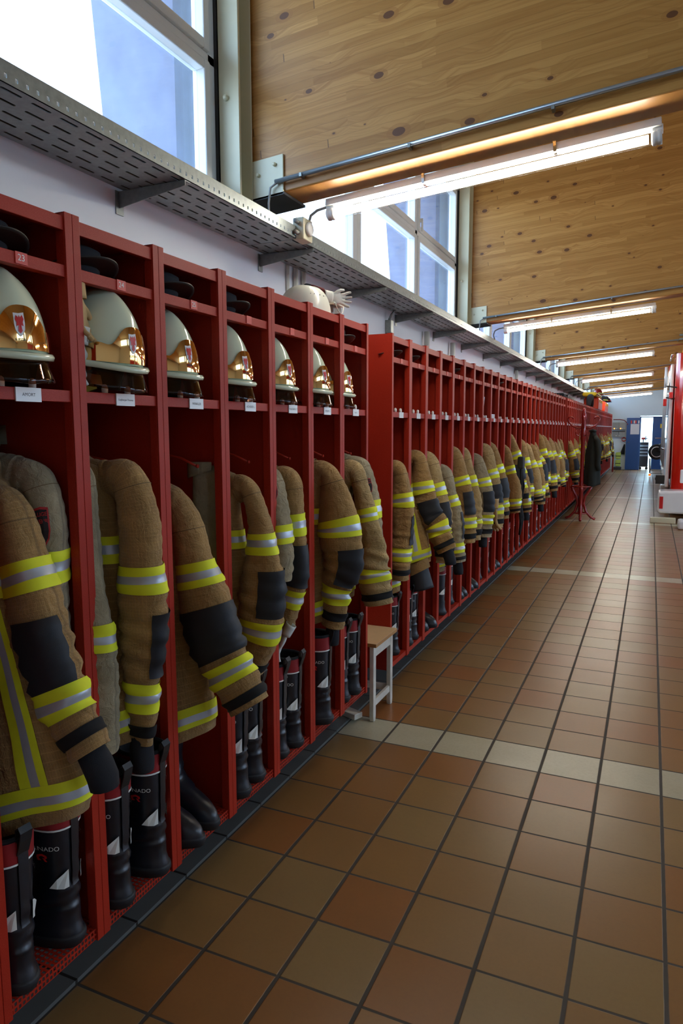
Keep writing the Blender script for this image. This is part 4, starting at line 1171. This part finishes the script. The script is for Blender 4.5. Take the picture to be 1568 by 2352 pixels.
cl_ = ['black peaked cap on the top shelf of locker 23', 'black peaked cap on the top shelf of locker 24', 'black peaked cap on the top shelf of locker 25', 'black peaked cap on the top shelf of the locker after number 25', 'black peaked cap on the top shelf of the last near-row locker']
for i, (y, _) in enumerate(caps):
    o = cp if i == 0 else copy_tree(cp)
    o.location = (-1.415, y+.01, 1.9035); o.rotation_euler = (0, 0, .15*math.sin(i*3))
    o['label'] = cl_[i]; o['group'] = 'black peaked caps'
for i in (0, 1, 4, 9):
    o = copy_tree(cp); o.location = (-1.415, ROW2[i]+.10, 1.9035)
    o['label'] = 'black peaked cap on the top shelf of the %s locker beyond the stool' % ordinal(i+1); o['group'] = 'black peaked caps'

# torch and box beside the helmet
t = thing('torch', 'black torch lying beside the helmet in the locker before the last of the near row', 'torch', (-1.36, 2.795, 1.637))
MB().lathe([(.018, -.10), (.018, -.03), (.024, -.015), (.024, .02), (.022, .026)], (0, 0, 0), 18, 'x').build('body', 'black_plastic', t, smooth=True)
MB().lathe([(.019, .0262), (.008, .020)], (0, 0, 0), 18, 'x').build('lens', 'chrome', t, smooth=True)
t.rotation_euler = (0, 0, -.6)
t = thing('card_box', 'grey ribbed cardboard box standing behind the torch', 'box', (-1.56, 2.79, 1.612))
b_ = MB().box(-.05, .05, -.075, .075, 0, .075)
b_.build('carton', 'cream_steel', t, bevel=.002)
rb = MB()
for q in range(16): rb.box(.05, .0515, -.07+q*.009, -.066+q*.009, .01, .065)
rb.build('printed_stripes', 'grey_plastic', t)
tag(MB().box(-.002, .0, -.07, .07, 0, .18).build('document', 'paper', loc=(-1.33, ROW2[7]+.16, 1.612)), 'white sheet of paper standing in the eighth locker beyond the stool', 'paper').rotation_euler = (0, .08, 0)
t = thing('notebook_stack', 'small stack of white papers in the ninth locker beyond the stool', 'papers', (-1.35, ROW2[8]+.15, 1.612))
for q in range(3): MB().box(-.06, .06, -.07, .07, q*.013, q*.013+.011).build('pad', 'paper', t)

# hard hat and things on top of the near row
ZTOP = ZT-.010
t = thing('hard_hat', 'white hard hat lying on top of the near locker row', 'hard hat', (-1.44, 2.83, ZTOP))
def HH(a, b, off=0.0):
    az = a*2*PI; el = b*PI/2*.999
    x = (.112+off)*math.cos(az)*math.cos(el)**.85; y = (.138+off)*math.sin(az)*math.cos(el)**.85
    z = (.135+off)*math.sin(el)**.9
    r_ = sum(.006*math.exp(-((y-c_)/.009)**2) for c_ in (.03, .055, .08))*math.sin(el)**.3
    return (x*(1+r_*6), y, z+r_*.9+.002)
MB().grid(lambda a, b: HH(a, b), 64, 26, wrap=True).build('shell', 'hardhat', t, smooth=True, solid=.002)
MB().grid(lambda a, b: HH(a, 0, .002+.02*b*(.4+.6*max(0, math.sin(a*2*PI)))), 48, 2, wrap=True).build('brim', 'hardhat', t, smooth=True, solid=.003)
hv = MB()
for yy in (-.075, -.060, -.030, .0, .018):
    for rr_ in [1]:
        cx = .112*math.sqrt(max(0, 1-(yy/.138)**2-(.085/.135)**2))+.006
        hv.lathe([(.0035, -.004), (.0035, .0015)], (cx, yy, .085), 8, 'x')
hv.build('vent_hole', 'black_ink', t)
t = thing('knitted_hat', 'black and red knitted cap draped behind the hard hat', 'hat', (-1.47, 3.00, ZTOP))
MB().tube([(.03, -.10, .148), (.035, -.02, .145), (.04, .045, .11), (.045, .075, .06)], [.014, .022, .024, .018], 12, flat=.55).build('knit_body', 'knit_red', t, smooth=True)
MB().tube([(.02, -.13, .150), (.0, -.03, .160), (-.01, .05, .155), (.02, .13, .150), (.04, .19, .135)], [.012, .018, .026, .03, .016], 12, flat=.5).build('knit_flap', 'knit_black', t, smooth=True)
t = thing('plastic_tub', 'cloudy plastic tub with lid on top of the near row beside the hard hat', 'tub', (-1.44, 3.07, ZTOP))
MB().box(-.055, .055, -.05, .05, 0, .085).build('tub', 'clear_tub', t, bevel=.012)
MB().box(-.060, .060, -.055, .055, .085, .097).build('lid', 'hardhat', t, bevel=.004)
MB().tube([(.062, -.05, .09), (.068, -.03, .06), (.07, 0, .045), (.068, .03, .06), (.062, .05, .09)], .002, 6).build('handle', 'hardhat', t, smooth=True)
glove((-1.40, 3.02, ZTOP+.118), (1.5, 0, -.64), 'glove_white', 'white glove lying on the plastic tub on top of the near row', sc_=.62)

# harness and loose things between the middle-row jackets
t = thing('harness', 'black webbing harness hanging in loops over a jacket in the middle row', 'harness', (-1.16, 6.95, 1.15))
for pts in ([(0, 0, 0), (.02, -.06, -.2), (.0, -.02, -.36), (.02, -.05, -.55), (0, .03, -.68)], [(0, 0, 0), (.02, .08, -.2), (.0, .04, -.36), (.02, .10, -.52), (0, .03, -.68)], [(0, .02, -.36), (.03, -.02, -.5), (.02, -.08, -.62)]):
    MB().tube([tuple(Vector(p)) for p in pts], .012, 8).build('strap', 'strap', t, smooth=True)
MB().box(-.03, .03, -.04, .06, -.02, .10).build('pad', 'patch', t, bevel=.015)
t = thing('over_trousers', 'black kneed over-trousers hanging below the vertical-banded jacket beyond the stool', 'trousers', (-1.27, 3.98, .66))
MB().grid(lambda a, b: ((.062+.012*b)*math.cos(a*2*PI)*(1+.08*math.sin(a*19))+.03*b, (.05+.01*b)*math.sin(a*2*PI), -.115*b+.04*(1-b)*math.cos(a*2*PI)+.02*b*math.cos(a*2*PI)), 28, 8, wrap=True, cap0=True, cap1=True).build('knee_pad', 'patch', t, smooth=True)
MB().grid(lambda a, b: ((.066+.006*b)*math.cos(a*2*PI)+.01*b, (.054)*math.sin(a*2*PI), .05-.06*b+.04*math.cos(a*2*PI)), 28, 3, wrap=True).build('cloth_hem', 'cloth', t, smooth=True)
# khaki trousers in locker 25
t = thing('khaki_trousers', 'folded khaki trousers hanging at the back of locker 25', 'trousers', (-1.36, 1.93, 1.40))
def TR(a, b):
    u = a*2*PI
    r = .055*(1+.22*math.sin(3*u+1)+.1*math.sin(5*u+b*2))*(.75+.35*b)
    return (r*1.0*math.cos(u), .024*math.sin(u)*(1+.3*math.sin(2*u)), .0-b*.42)
MB().grid(TR, 32, 16, wrap=True, cap0=True, cap1=True).build('legs', 'khaki', t, smooth=True)
MB().grid(lambda a, b: (-.05+.09*a, -.026-.006*math.sin(a*5), .012-.055*b*(1-.5*a)), 8, 4).build('waist_flap', 'khaki', t, smooth=True, solid=.003)
# dark trousers legs inside locker 23 and 24 (stuffed into the boots)
for lb, y, x in (('black quilted trousers stuffed in the boots of locker 23', ROW1[1]+.13, -1.50), ('second bundle of black quilted trousers, stuffed in the boots behind the first double post', ROW1[2]+.14, -1.47)):
    t = thing('thermal_trousers', lb, 'trousers', (x, y, .56))
    MB().grid(lambda a, b: ((.075-.02*b)*math.cos(a*2*PI)*(1+.12*math.sin(a*25)), (.075-.02*b)*math.sin(a*2*PI), .06-b*.16+.012*math.sin(a*14)), 32, 8, wrap=True, cap0=True).build('cloth', 'knit_black', t, smooth=True)
    MB().add([(.066, -.03, -.01), (.072, .0, -.012), (.076, .002, .026), (.070, -.028, .028)], [(0, 1, 2, 3)]).build('care_label', 'label_white', t, solid=.001)

# ------------------------------------------------------------------ stool in the gap
t = thing('stool', 'low stool with beech seat and scuffed white legs in the gap between locker rows', 'stool', (-1.36, 3.36, 0))
SX0, SX1, SY0, SY1 = -.13, .125, -.155, .165
MB().box(SX0, SX1, SY0, SY1, .424, .4255).build('seat_surface', 'stool_wood', t)
MB().box(SX0, SX1, SY0, SY1, .405, .424).build('seat', 'stool_edge', t, bevel=.002)
for a, b in ((.095, -.125), (.095, .13), (-.125, -.125), (-.125, .13)):
    MB().prism([(b-.018, .405), (b+.018, .405), (b+.018, .03), (b+.013, .0), (b-.013, 0), (b-.018, .03)], a-.012, a+.012, 'x').build('leg', 'stool_white', t, bevel=.003)
MB().box(.090, .106, -.107, .112, .345, .403).build('apron', 'stool_white', t, bevel=.002)
MB().box(.085, .103, -.107, .112, .075, .11).build('rung', 'stool_white', t, bevel=.002)
MB().box(-.113, .083, .12, .14, .075, .11).build('rung', 'stool_white', t, bevel=.002)
b_ = MB().box(-.32, .0, -.03, .03, .0, .03)
o = tag(b_.build('wooden_board', 'stool_white', loc=(-1.33, 3.20, 0.013), bevel=.003), 'white painted board lying on the floor beside the stool leg', 'board')
o.rotation_euler = (0, 0, -.35)

# ------------------------------------------------------------------ coat rack with a dark coat
RX, RY = -1.03, 12.15
t = thing('coat_rack', 'red bentwood coat rack standing in front of the far lockers', 'coat rack', (RX, RY, 0))
MB().lathe([(.030, .10), (.036, .12), (.036, .55), (.030, .60), (.032, 1.30), (.044, 1.36), (.034, 1.62), (.026, 1.66), (.040, 1.70), (.040, 1.76), (.022, 1.79), (.030, 1.82), (.018, 1.85), (.004, 1.87)], (0, 0, 0), 20).build('pole', 'rack_red', t, smooth=True)
def arcp(k_, pts): c_, s_ = math.cos(k_), math.sin(k_); return [(a*c_, a*s_, z) for a, z in pts]
for q in range(4):
    k_ = q*PI/2+.1
    MB().tube(arcp(k_, [(.03, 1.53), (.10, 1.535), (.18, 1.57), (.235, 1.63), (.245, 1.69), (.215, 1.725), (.175, 1.71), (.165, 1.68)]), .014, 8).build('hook', 'rack_red', t, smooth=True)
    MB().tube(arcp(k_+.4, [(.03, 1.42), (.08, 1.405), (.125, 1.43), (.135, 1.47), (.12, 1.49)]), .008, 8).build('small_hook', 'rack_red', t, smooth=True)
    MB().tube(arcp(k_, [(.16, .565), (.13, .50), (.07, .40), (.045, .28), (.09, .14), (.17, .05), (.235, .022)]), .022, 8).build('leg', 'rack_red', t, smooth=True)
MB().tube([(.155*math.cos(q), .155*math.sin(q), .57) for q in np.linspace(0, 2*PI, 28)], .011, 8).build('umbrella_ring', 'rack_red', t, smooth=True)
MB().tube([(.10*math.cos(q), .10*math.sin(q), .12) for q in np.linspace(0, 2*PI, 24)], .011, 8).build('lower_ring', 'rack_red', t, smooth=True)
t = thing('dark_coat', 'long dark coat hanging on the red coat rack', 'coat', (RX+.15, RY+.02, 1.46))
def CT(a, b):
    u = a*2*PI; w_ = .035+.060*min(1, b*2.2)+.025*b
    return (w_*(1+.12*math.sin(4*u+b*2))*math.cos(u)+.015*b, .07*(.5+.5*min(1, b*2))*(1+.12*math.sin(3*u))*math.sin(u), .03-b*.90+.02*math.cos(u*2))
MB().grid(CT, 36, 30, wrap=True, cap0=True, cap1=True).build('coat_body', 'coat_dark', t, smooth=True)
MB().tube([(.03, -.03, -.06), (.085, -.06, -.14), (.105, -.065, -.32), (.095, -.06, -.52), (.12, -.05, -.62)], [.035, .045, .045, .042, .04], 14).build('sleeve', 'coat_dark', t, smooth=True)
MB().tube([(-.05, -.03, .02), (0, -.05, .04), (.05, -.03, .02)], .02, 10).build('collar', 'coat_dark', t, smooth=True)

# ------------------------------------------------------------------ far wall: doors, cabinets, vests
Yw = YB1
d1 = struct(MB().box(-.856, -.40, Yw-.12, Yw-.07, .01, 1.925).build('door_1', 'blue_door', bevel=.004))
MB().box(-.72, -.42, Yw-.125, Yw-.121, 1.32, 1.70).build('notice_sheet', 'paper', d1)
hd = MB()
for q in range(6): hd.box(-.72+q*.05, -.675+q*.05, Yw-.127, Yw-.121, 1.72, 1.83, q % 3)
hd.build('notice_header', ['sticker_red', 'blue_door', 'paper'], d1)
MB().box(-.80, -.72, Yw-.15, Yw-.14, 1.02, 1.035).box(-.80, -.785, Yw-.15, Yw-.12, 1.02, 1.035).build('door_handle', 'chrome', d1)
fr = MB().box(-.40, -.37, Yw-.03, Yw+.22, 0, 1.97).box(.50, .53, Yw-.03, Yw+.22, 0, 1.97).box(-.40, .53, Yw-.03, Yw+.22, 1.94, 1.975)
struct(fr.build('trim_20', 'blue_door'))
d2 = struct(MB().box(.03, .50, Yw+.05, Yw+.09, .01, 1.94).build('door_2', 'blue_door', bevel=.004))
MB().box(.28, .40, Yw+.044, Yw+.049, 1.55, 1.70).build('yellow_sign', 'yellow_bag', d2)
MB().box(.13, .45, Yw-.0, Yw+.04, 1.17, 1.195).build('push_bar', 'chrome', d2, bevel=.004)
# lit room behind
rm = MB().box(-2.2, 2.2, Yw+3.9, Yw+4.0, 0, 2.8).box(-2.3, -2.2, Yw+.2, Yw+4, 0, 2.8).box(2.2, 2.3, Yw+.2, Yw+4, 0, 2.8).box(-2.3, 2.3, Yw+.2, Yw+4, 2.8, 2.9)
struct(rm.build('wall_room_behind', 'wall_end'))
def area(name, loc, rot, sx, sy, col, p):
    d = bpy.data.lights.new(name, 'AREA'); d.shape = 'RECTANGLE'; d.size = sx; d.size_y = sy; d.color = col; d.energy = p
    o = bpy.data.objects.new(name, d); C.objects.link(o); o.location = loc; o.rotation_euler = rot; return o
area('room_fill_lamp', (0, Yw+2, 2.78), (0, 0, 0), 2.5, 2.5, (.62, .86, 1.0), 260)  # unseen lamp added under the closed ceiling to brighten the room behind

t = thing('control_cabinet', 'grey wall cabinets with glowing orange lamps on the far wall', 'cabinet', (-1.12, Yw, 1.2))
MB().box(-.23, -.005, -.14, -.001, .30, .56).box(.005, .22, -.14, -.001, .30, .56).build('upper_cabinet', 'grey_plastic', t, bevel=.004)
MB().box(-.23, -.005, -.12, -.001, .02, .22).box(.005, .22, -.12, -.001, .02, .22).build('lower_cabinet', 'grey_plastic', t, bevel=.004)
MB().box(-.23, .22, -.145, -.001, .22, .245).build('shelf', 'dark_steel', t)
for q in (-.16, .06): MB().lathe([(.014, 0), (.014, -.01)], (q, -.14, .33), 12, 'y').build('indicator_lamp', 'led', t)
MB().box(-.12, -.08, -.146, -.14, .315, .345).box(.10, .14, -.146, -.14, .315, .345).box(-.10, -.07, -.126, -.12, .05, .09).box(.0, .03, -.126, -.12, .05, .09).build('switch', 'label_white', t)
tag(MB().tube([(-1.33, Yw-.05, 1.87), (-1.1, Yw-.05, 1.87), (-.95, Yw-.05, 1.84), (-.86, Yw-.08, 1.76), (-.82, Yw-.14, 1.68)], .014, 8).build('hose', 'rack_red', smooth=True), 'red hose running along the far wall above the grey cabinets', 'hose')
t = thing('hose_ball', 'coiled red and white hose ball hanging beside the blue door', 'hose', (-.93, Yw-.08, 1.13))
for q in range(6): MB().tube([(.075*math.cos(p), .05*math.sin(q*.5)*math.sin(p), .075*math.sin(p)*(1-.05*q)) for p in np.linspace(0, 2*PI, 16)], .012, 6).build('coil', 'rack_red' if q % 2 else 'badge_red', t, smooth=True)
t = thing('black_apron', 'black cloth hanging on the far wall left of the blue door', 'cloth', (-.90, Yw-.05, .95))
MB().grid(lambda a, b: (-.02-.13*b+a*(.04+.13*b), -.02*math.sin(a*9)-.02, -b*.38), 10, 8).build('cloth', 'liner', t, smooth=True, solid=.006)
for k_, (x, z0) in enumerate(((-1.10, .40), (-1.10, .12))):
    t = thing('safety_vest', ('upper', 'lower')[k_]+' of the yellow-green safety vests stacked by the far wall', 'vest', (x, Yw-.12, z0), 'safety vests')
    MB().box(-.09, .09, -.06, .06, 0, .25).build('vest_cloth', 'hivis', t, bevel=.03)
    MB().box(-.092, .092, -.062, .062, .10, .125).build('dark_band', 'strap', t, bevel=.004)
tag(MB().box(-1.235, -1.185, Yw-1.7, Yw-1.3, 0, .78).build('red_cabinet', 'rack_red', bevel=.01), 'narrow red cabinet at the end of the far lockers', 'cabinet')
tag(MB().box(-1.30, -.98, Yw-.3, Yw-.01, 0, .10).build('floor_box', 'dark_steel', bevel=.01), 'dark box on the floor under the safety vests', 'box')

# tool trolley and trailer glimpsed before the door
t = thing('tool_trolley', 'dark tool trolley with grey drawers in the doorway', 'trolley', (-.22, Yw+.5, 0))
MB().box(-.17, .14, -.15, .15, .10, 1.02).build('body', 'black_plastic', t, bevel=.01)
for q in range(4): MB().box(-.15, .12, -.158, -.15, .50+q*.12, .555+q*.12).build('drawer', 'grey_plastic', t)
MB().lathe([(.05, -.02), (.05, .02)], (-.12, -.1, .05), 12, 'y').lathe([(.05, -.02), (.05, .02)], (.10, -.1, .05), 12, 'y').build('caster', 'tyre', t, smooth=True)
t = thing('hand_drill', 'red power tool lying on the tool trolley', 'power tool', (-.24, Yw+.45, 1.02))
MB().box(-.10, .04, -.03, .03, .10, .18).build('motor', 'rack_red', t, bevel=.015)
MB().box(-.05, -.01, -.025, .025, .0, .11).build('grip', 'black_plastic', t, bevel=.01)
MB().lathe([(.03, 0), (.02, .06), (.008, .09)], (.04, 0, .14), 12, 'x').box(.03, .07, -.02, .02, .06, .24).build('chuck', 'grey_plastic', t, smooth=False)
t = thing('trailer', 'dark trailer with a large wheel parked before the blue door', 'trailer', (.35, 24.6, 0))
MB().lathe([(.16, -.07), (.235, -.06), (.25, -.02), (.25, .02), (.235, .06), (.16, .07)], (-.17, 0, .78), 28, 'y').build('drum', 'tyre', t, smooth=True)
MB().lathe([(.15, -.075), (.175, -.072), (.155, -.03)], (-.17, 0, .78), 28, 'y', cap=False).build('rim', 'truck_white', t, smooth=True)
MB().box(-.12, .9, -.2, .9, .80, 1.03).build('hood', 'black_plastic', t, bevel=.03)
MB().box(.0, .9, -.1, .9, .50, .80).build('body', 'black_plastic', t, bevel=.02)
MB().tube([(-.33, -.35, .22), (.9, -.3, .24)], .016, 8).tube([(-.33, -.35, .10), (.9, -.3, .10)], .012, 8).tube([(0, -.34, .22), (.3, -.33, .10)], .008, 6).build('draw_bar', 'galv', t)
MB().tube([(-.36, -.36, .58), (-.34, -.36, .12)], .022, 10).build('jockey_post', 'dark_steel', t, smooth=True)
MB().lathe([(.04, -.02), (.04, .02)], (-.34, -.38, .06), 14, 'y').build('jockey_wheel', 'amber', t, smooth=True)

# ------------------------------------------------------------------ fire engine on the right
FX, FY = .245, 12.75
t = thing('fire_engine', 'red fire engine with white bumper parked at the right edge', 'fire engine', (FX, FY, 0))
W_ = 2.35
def TB(x0, x1, y0, y1, z0, z1, nm, mt, bv=.02, mb=None):
    return MB().box(x0, x1, y0, y1, z0, z1).build(nm, mt, t, bevel=bv)
# cab with rounded corners and leaning front
def cab(a, b):
    z = .46+b*2.30
    lean = .10*b**2; R_ = .16
    x0, x1, y0, y1 = .09-.02*b, W_-.09+.02*b, lean, 2.1
    pts = []
    for cx, cy, s0 in ((x0+R_, y0+R_, PI), (x1-R_, y0+R_, 1.5*PI), (x1-.02, y1-.02, 0), (x0+.02, y1-.02, .5*PI)):
        rr = R_ if cy < 1 else .02
        for q in range(6): pts.append((cx+rr*math.cos(s0+q*PI/10), cy+rr*math.sin(s0+q*PI/10)))
    i = int(round(a*len(pts))) % len(pts)
    return (pts[i][0], pts[i][1], z)
MB().grid(cab, 24, 16, wrap=True, cap0=True, cap1=True).build('cab', 'truck_red', t, smooth=False)
TB(.35, W_-.35, -.02+.04, .04+.06, 1.45, 2.45, 'windscreen', 'glass_dark')
TB(.5, W_-.5, -.01, .03, .65, 1.2, 'grille', 'black_plastic')
for sx in (.22, W_-.22-.18): TB(sx, sx+.18, -.01, .03, .62, .85, 'headlight', 'truck_white')
# bumper, stepped, with a slot light
MB().prism([(-.09, .14), (-.11, .20), (-.10, .50), (.20, .52), (W_-.20, .52), (W_+.10, .50), (W_+.11, .20), (W_+.09, .14)], -.34, .14).build('bumper', 'truck_white', t, bevel=.035)
TB(-.075, -.02, -.348, -.335, .22, .42, 'bumper_light', 'lens_red', .004)
TB(.0, W_, -.02, .06, .33, .46, 'skirt', 'truck_red', .01)
TB(.05, W_-.05, -.05, .10, .46, .50, 'sill', 'truck_red', .012)
# body behind the cab
TB(.0, W_, 2.15, 7.6, .55, 2.74, 'body', 'truck_red', .04)
for q in range(4): TB(-.008, .01, 2.4+q*1.3, 3.5+q*1.3, .75, 2.55, 'roller_shutter', 'galv', .003)
TB(-.01, .03, .35, 1.05, 1.35, 2.30, 'side_window', 'glass_dark', .01)
TB(-.01, .03, 1.15, 1.95, 1.35, 2.30, 'side_window', 'glass_dark', .01)
TB(.0, .06, .30, 2.05, .52, 2.6, 'cab_side', 'truck_white', .02)
TB(-.05, .1, 1.2, 2.0, .35, .50, 'side_step', 'truck_white', .02)
for yy in (1.0, 5.8):
    for sx in (.12, W_-.12-.28):
        MB().lathe([(.30, 0), (.45, .02), (.48, .08), (.48, .22), (.45, .28), (.30, .28)], (sx, yy, .48), 28, 'x').build('wheel', 'tyre', t, smooth=True)
for zz, yy in ((2.02, .30), (2.20, .10)):
    MB().tube([(.10, yy, zz), (-.05, yy-.05, zz+.02)], .012, 8).build('mirror_arm', 'dark_steel', t)
MB().box(-.09, -.035, .22, .27, 1.90, 2.02).build('marker_lamp', 'lens_red', t, bevel=.008)
MB().box(-.01, .05, .02, .07, 2.02, 2.12).build('marker_lamp', 'lens_red', t, bevel=.008)
MB().lathe([(.022, 0), (.022, .36)], (-.06, .9, 2.24), 14).build('exhaust_pipe', 'truck_white', t, smooth=True)
for yy in (.25, 1.4): MB().lathe([(.055, 0), (.055, .10), (.035, .12)], (.22, yy, 2.76), 16).build('beacon', 'amber', t, smooth=True)
MB().tube([(.02, .4, 2.76), (.02, 1.9, 2.80)], .02, 8).build('roof_rail', 'chrome', t, smooth=True)
MB().lathe([(.05, -.03), (.05, .03)], (-.10, 1.0, .62), 14, 'y').box(-.14, .0, .7, .9, .55, .70).build('fuel_cap', 'dark_steel', t)
MB().tube([(.0, 1.6, 1.15), (-.04, 1.62, 1.15), (-.05, 1.7, 1.15)], .02, 8).build('grab_handle', 'chrome', t, smooth=True)
tag(MB().box(.045, .42, 12.25, 12.38, .0, .085).build('wheel_chock', 'cream_steel', bevel=.006), 'beige wooden block on the floor before the bumper', 'block')
tag(MB().box(.43, .75, 11.55, 11.85, .0, .14).build('white_box', 'truck_white', bevel=.03), 'white box on the floor at the right edge', 'box')
t = thing('hanging_rail', 'steel rail bracket hanging at the right edge under the beams', 'bracket', (.42, 11.9, 2.86))
MB().box(-.10, .5, -.02, .02, .0, .025).box(-.10, .5, -.02, .02, .06, .085).build('rail', 'galv', t)
MB().box(-.03, .04, -.035, .035, -.04, .12).build('clamp', 'galv', t, bevel=.006)

# ------------------------------------------------------------------ equipment on top of the far lockers
t = thing('black_bag', 'black bag on top of the last middle-row lockers', 'bag', (-1.45, 12.05, ZTOP))
MB().box(-.12, .14, -.28, .28, 0, .085).build('bag_body', 'cap', t, bevel=.035)
MB().tube([(.14, -.1, .05), (.17, 0, .07), (.14, .1, .05)], .008, 6).build('handle', 'strap', t, smooth=True)
for k_, (y, z, lb) in enumerate(((19.6, 0, 'orange equipment case under the yellow bag on the far lockers'), (22.3, 0, 'orange equipment case under the dark helmets on the far lockers'))):
    t = thing('equipment_case', lb, 'case', (-1.42, y, ZTOP), 'orange cases on the far lockers')
    MB().box(-.2, .16, -.75, .75, 0, .30).build('case_body', 'orange_case', t, bevel=.04)
    for q in (-.45, 0, .45): MB().box(.16, .175, q-.04, q+.04, .18, .25).build('latch', 'yellow_bag', t)
t = thing('equipment_bag', 'long yellow bag lying on the orange case on the far lockers', 'bag', (-1.42, 19.2, ZTOP+.30))
MB().box(-.18, .16, -1.1, .8, 0, .10).build('bag_body', 'yellow_bag', t, bevel=.045)
MB().box(.0, .165, -1.0, .7, .04, .055).build('strap', 'strap', t)
t = thing('black_hose', 'black strap bag leaning at the near end of the yellow bag', 'bag', (-1.38, 17.6, ZTOP))
MB().tube([(0, -.3, .05), (0, -.1, .20), (0, .2, .26), (0, .5, .12), (.0, .8, .05)], [.05, .07, .08, .06, .03], 12).build('bag_body', 'cap', t, smooth=True)
def mini_helmet(x, y, z, mat, lb, stripe):
    t = thing('helmet', lb, 'helmet', (x, y, z), 'helmets on the orange cases')
    MB().grid(lambda a, b: (.13*math.cos(a*2*PI)*math.cos(b*1.57)**.9, .15*math.sin(a*2*PI)*math.cos(b*1.57)**.9, .17*math.sin(b*1.57)), 24, 10, wrap=True).build('shell', mat, t, smooth=True)
    MB().grid(lambda a, b: ((.132+.03*b)*math.cos(a*2*PI), (.152+.04*b)*math.sin(a*2*PI), .0), 24, 2, wrap=True).build('brim', mat, t, smooth=True, solid=.01)
    MB().tube([(.134*math.cos(q), .154*math.sin(q), .04) for q in np.linspace(-1.4, 1.4, 16)], .015, 8).build('stripe', stripe, t, smooth=True)
mini_helmet(-1.36, 19.9, ZTOP+.405, 'rack_red', 'red helmet with yellow stripe on the yellow bag', 'hivis')
mini_helmet(-1.36, 22.0, ZTOP+.305, 'cap', 'dark helmet on the farther orange case, left one', 'hivis')
mini_helmet(-1.30, 22.6, ZTOP+.305, 'cap', 'dark helmet on the farther orange case, right one', 'badge_red')
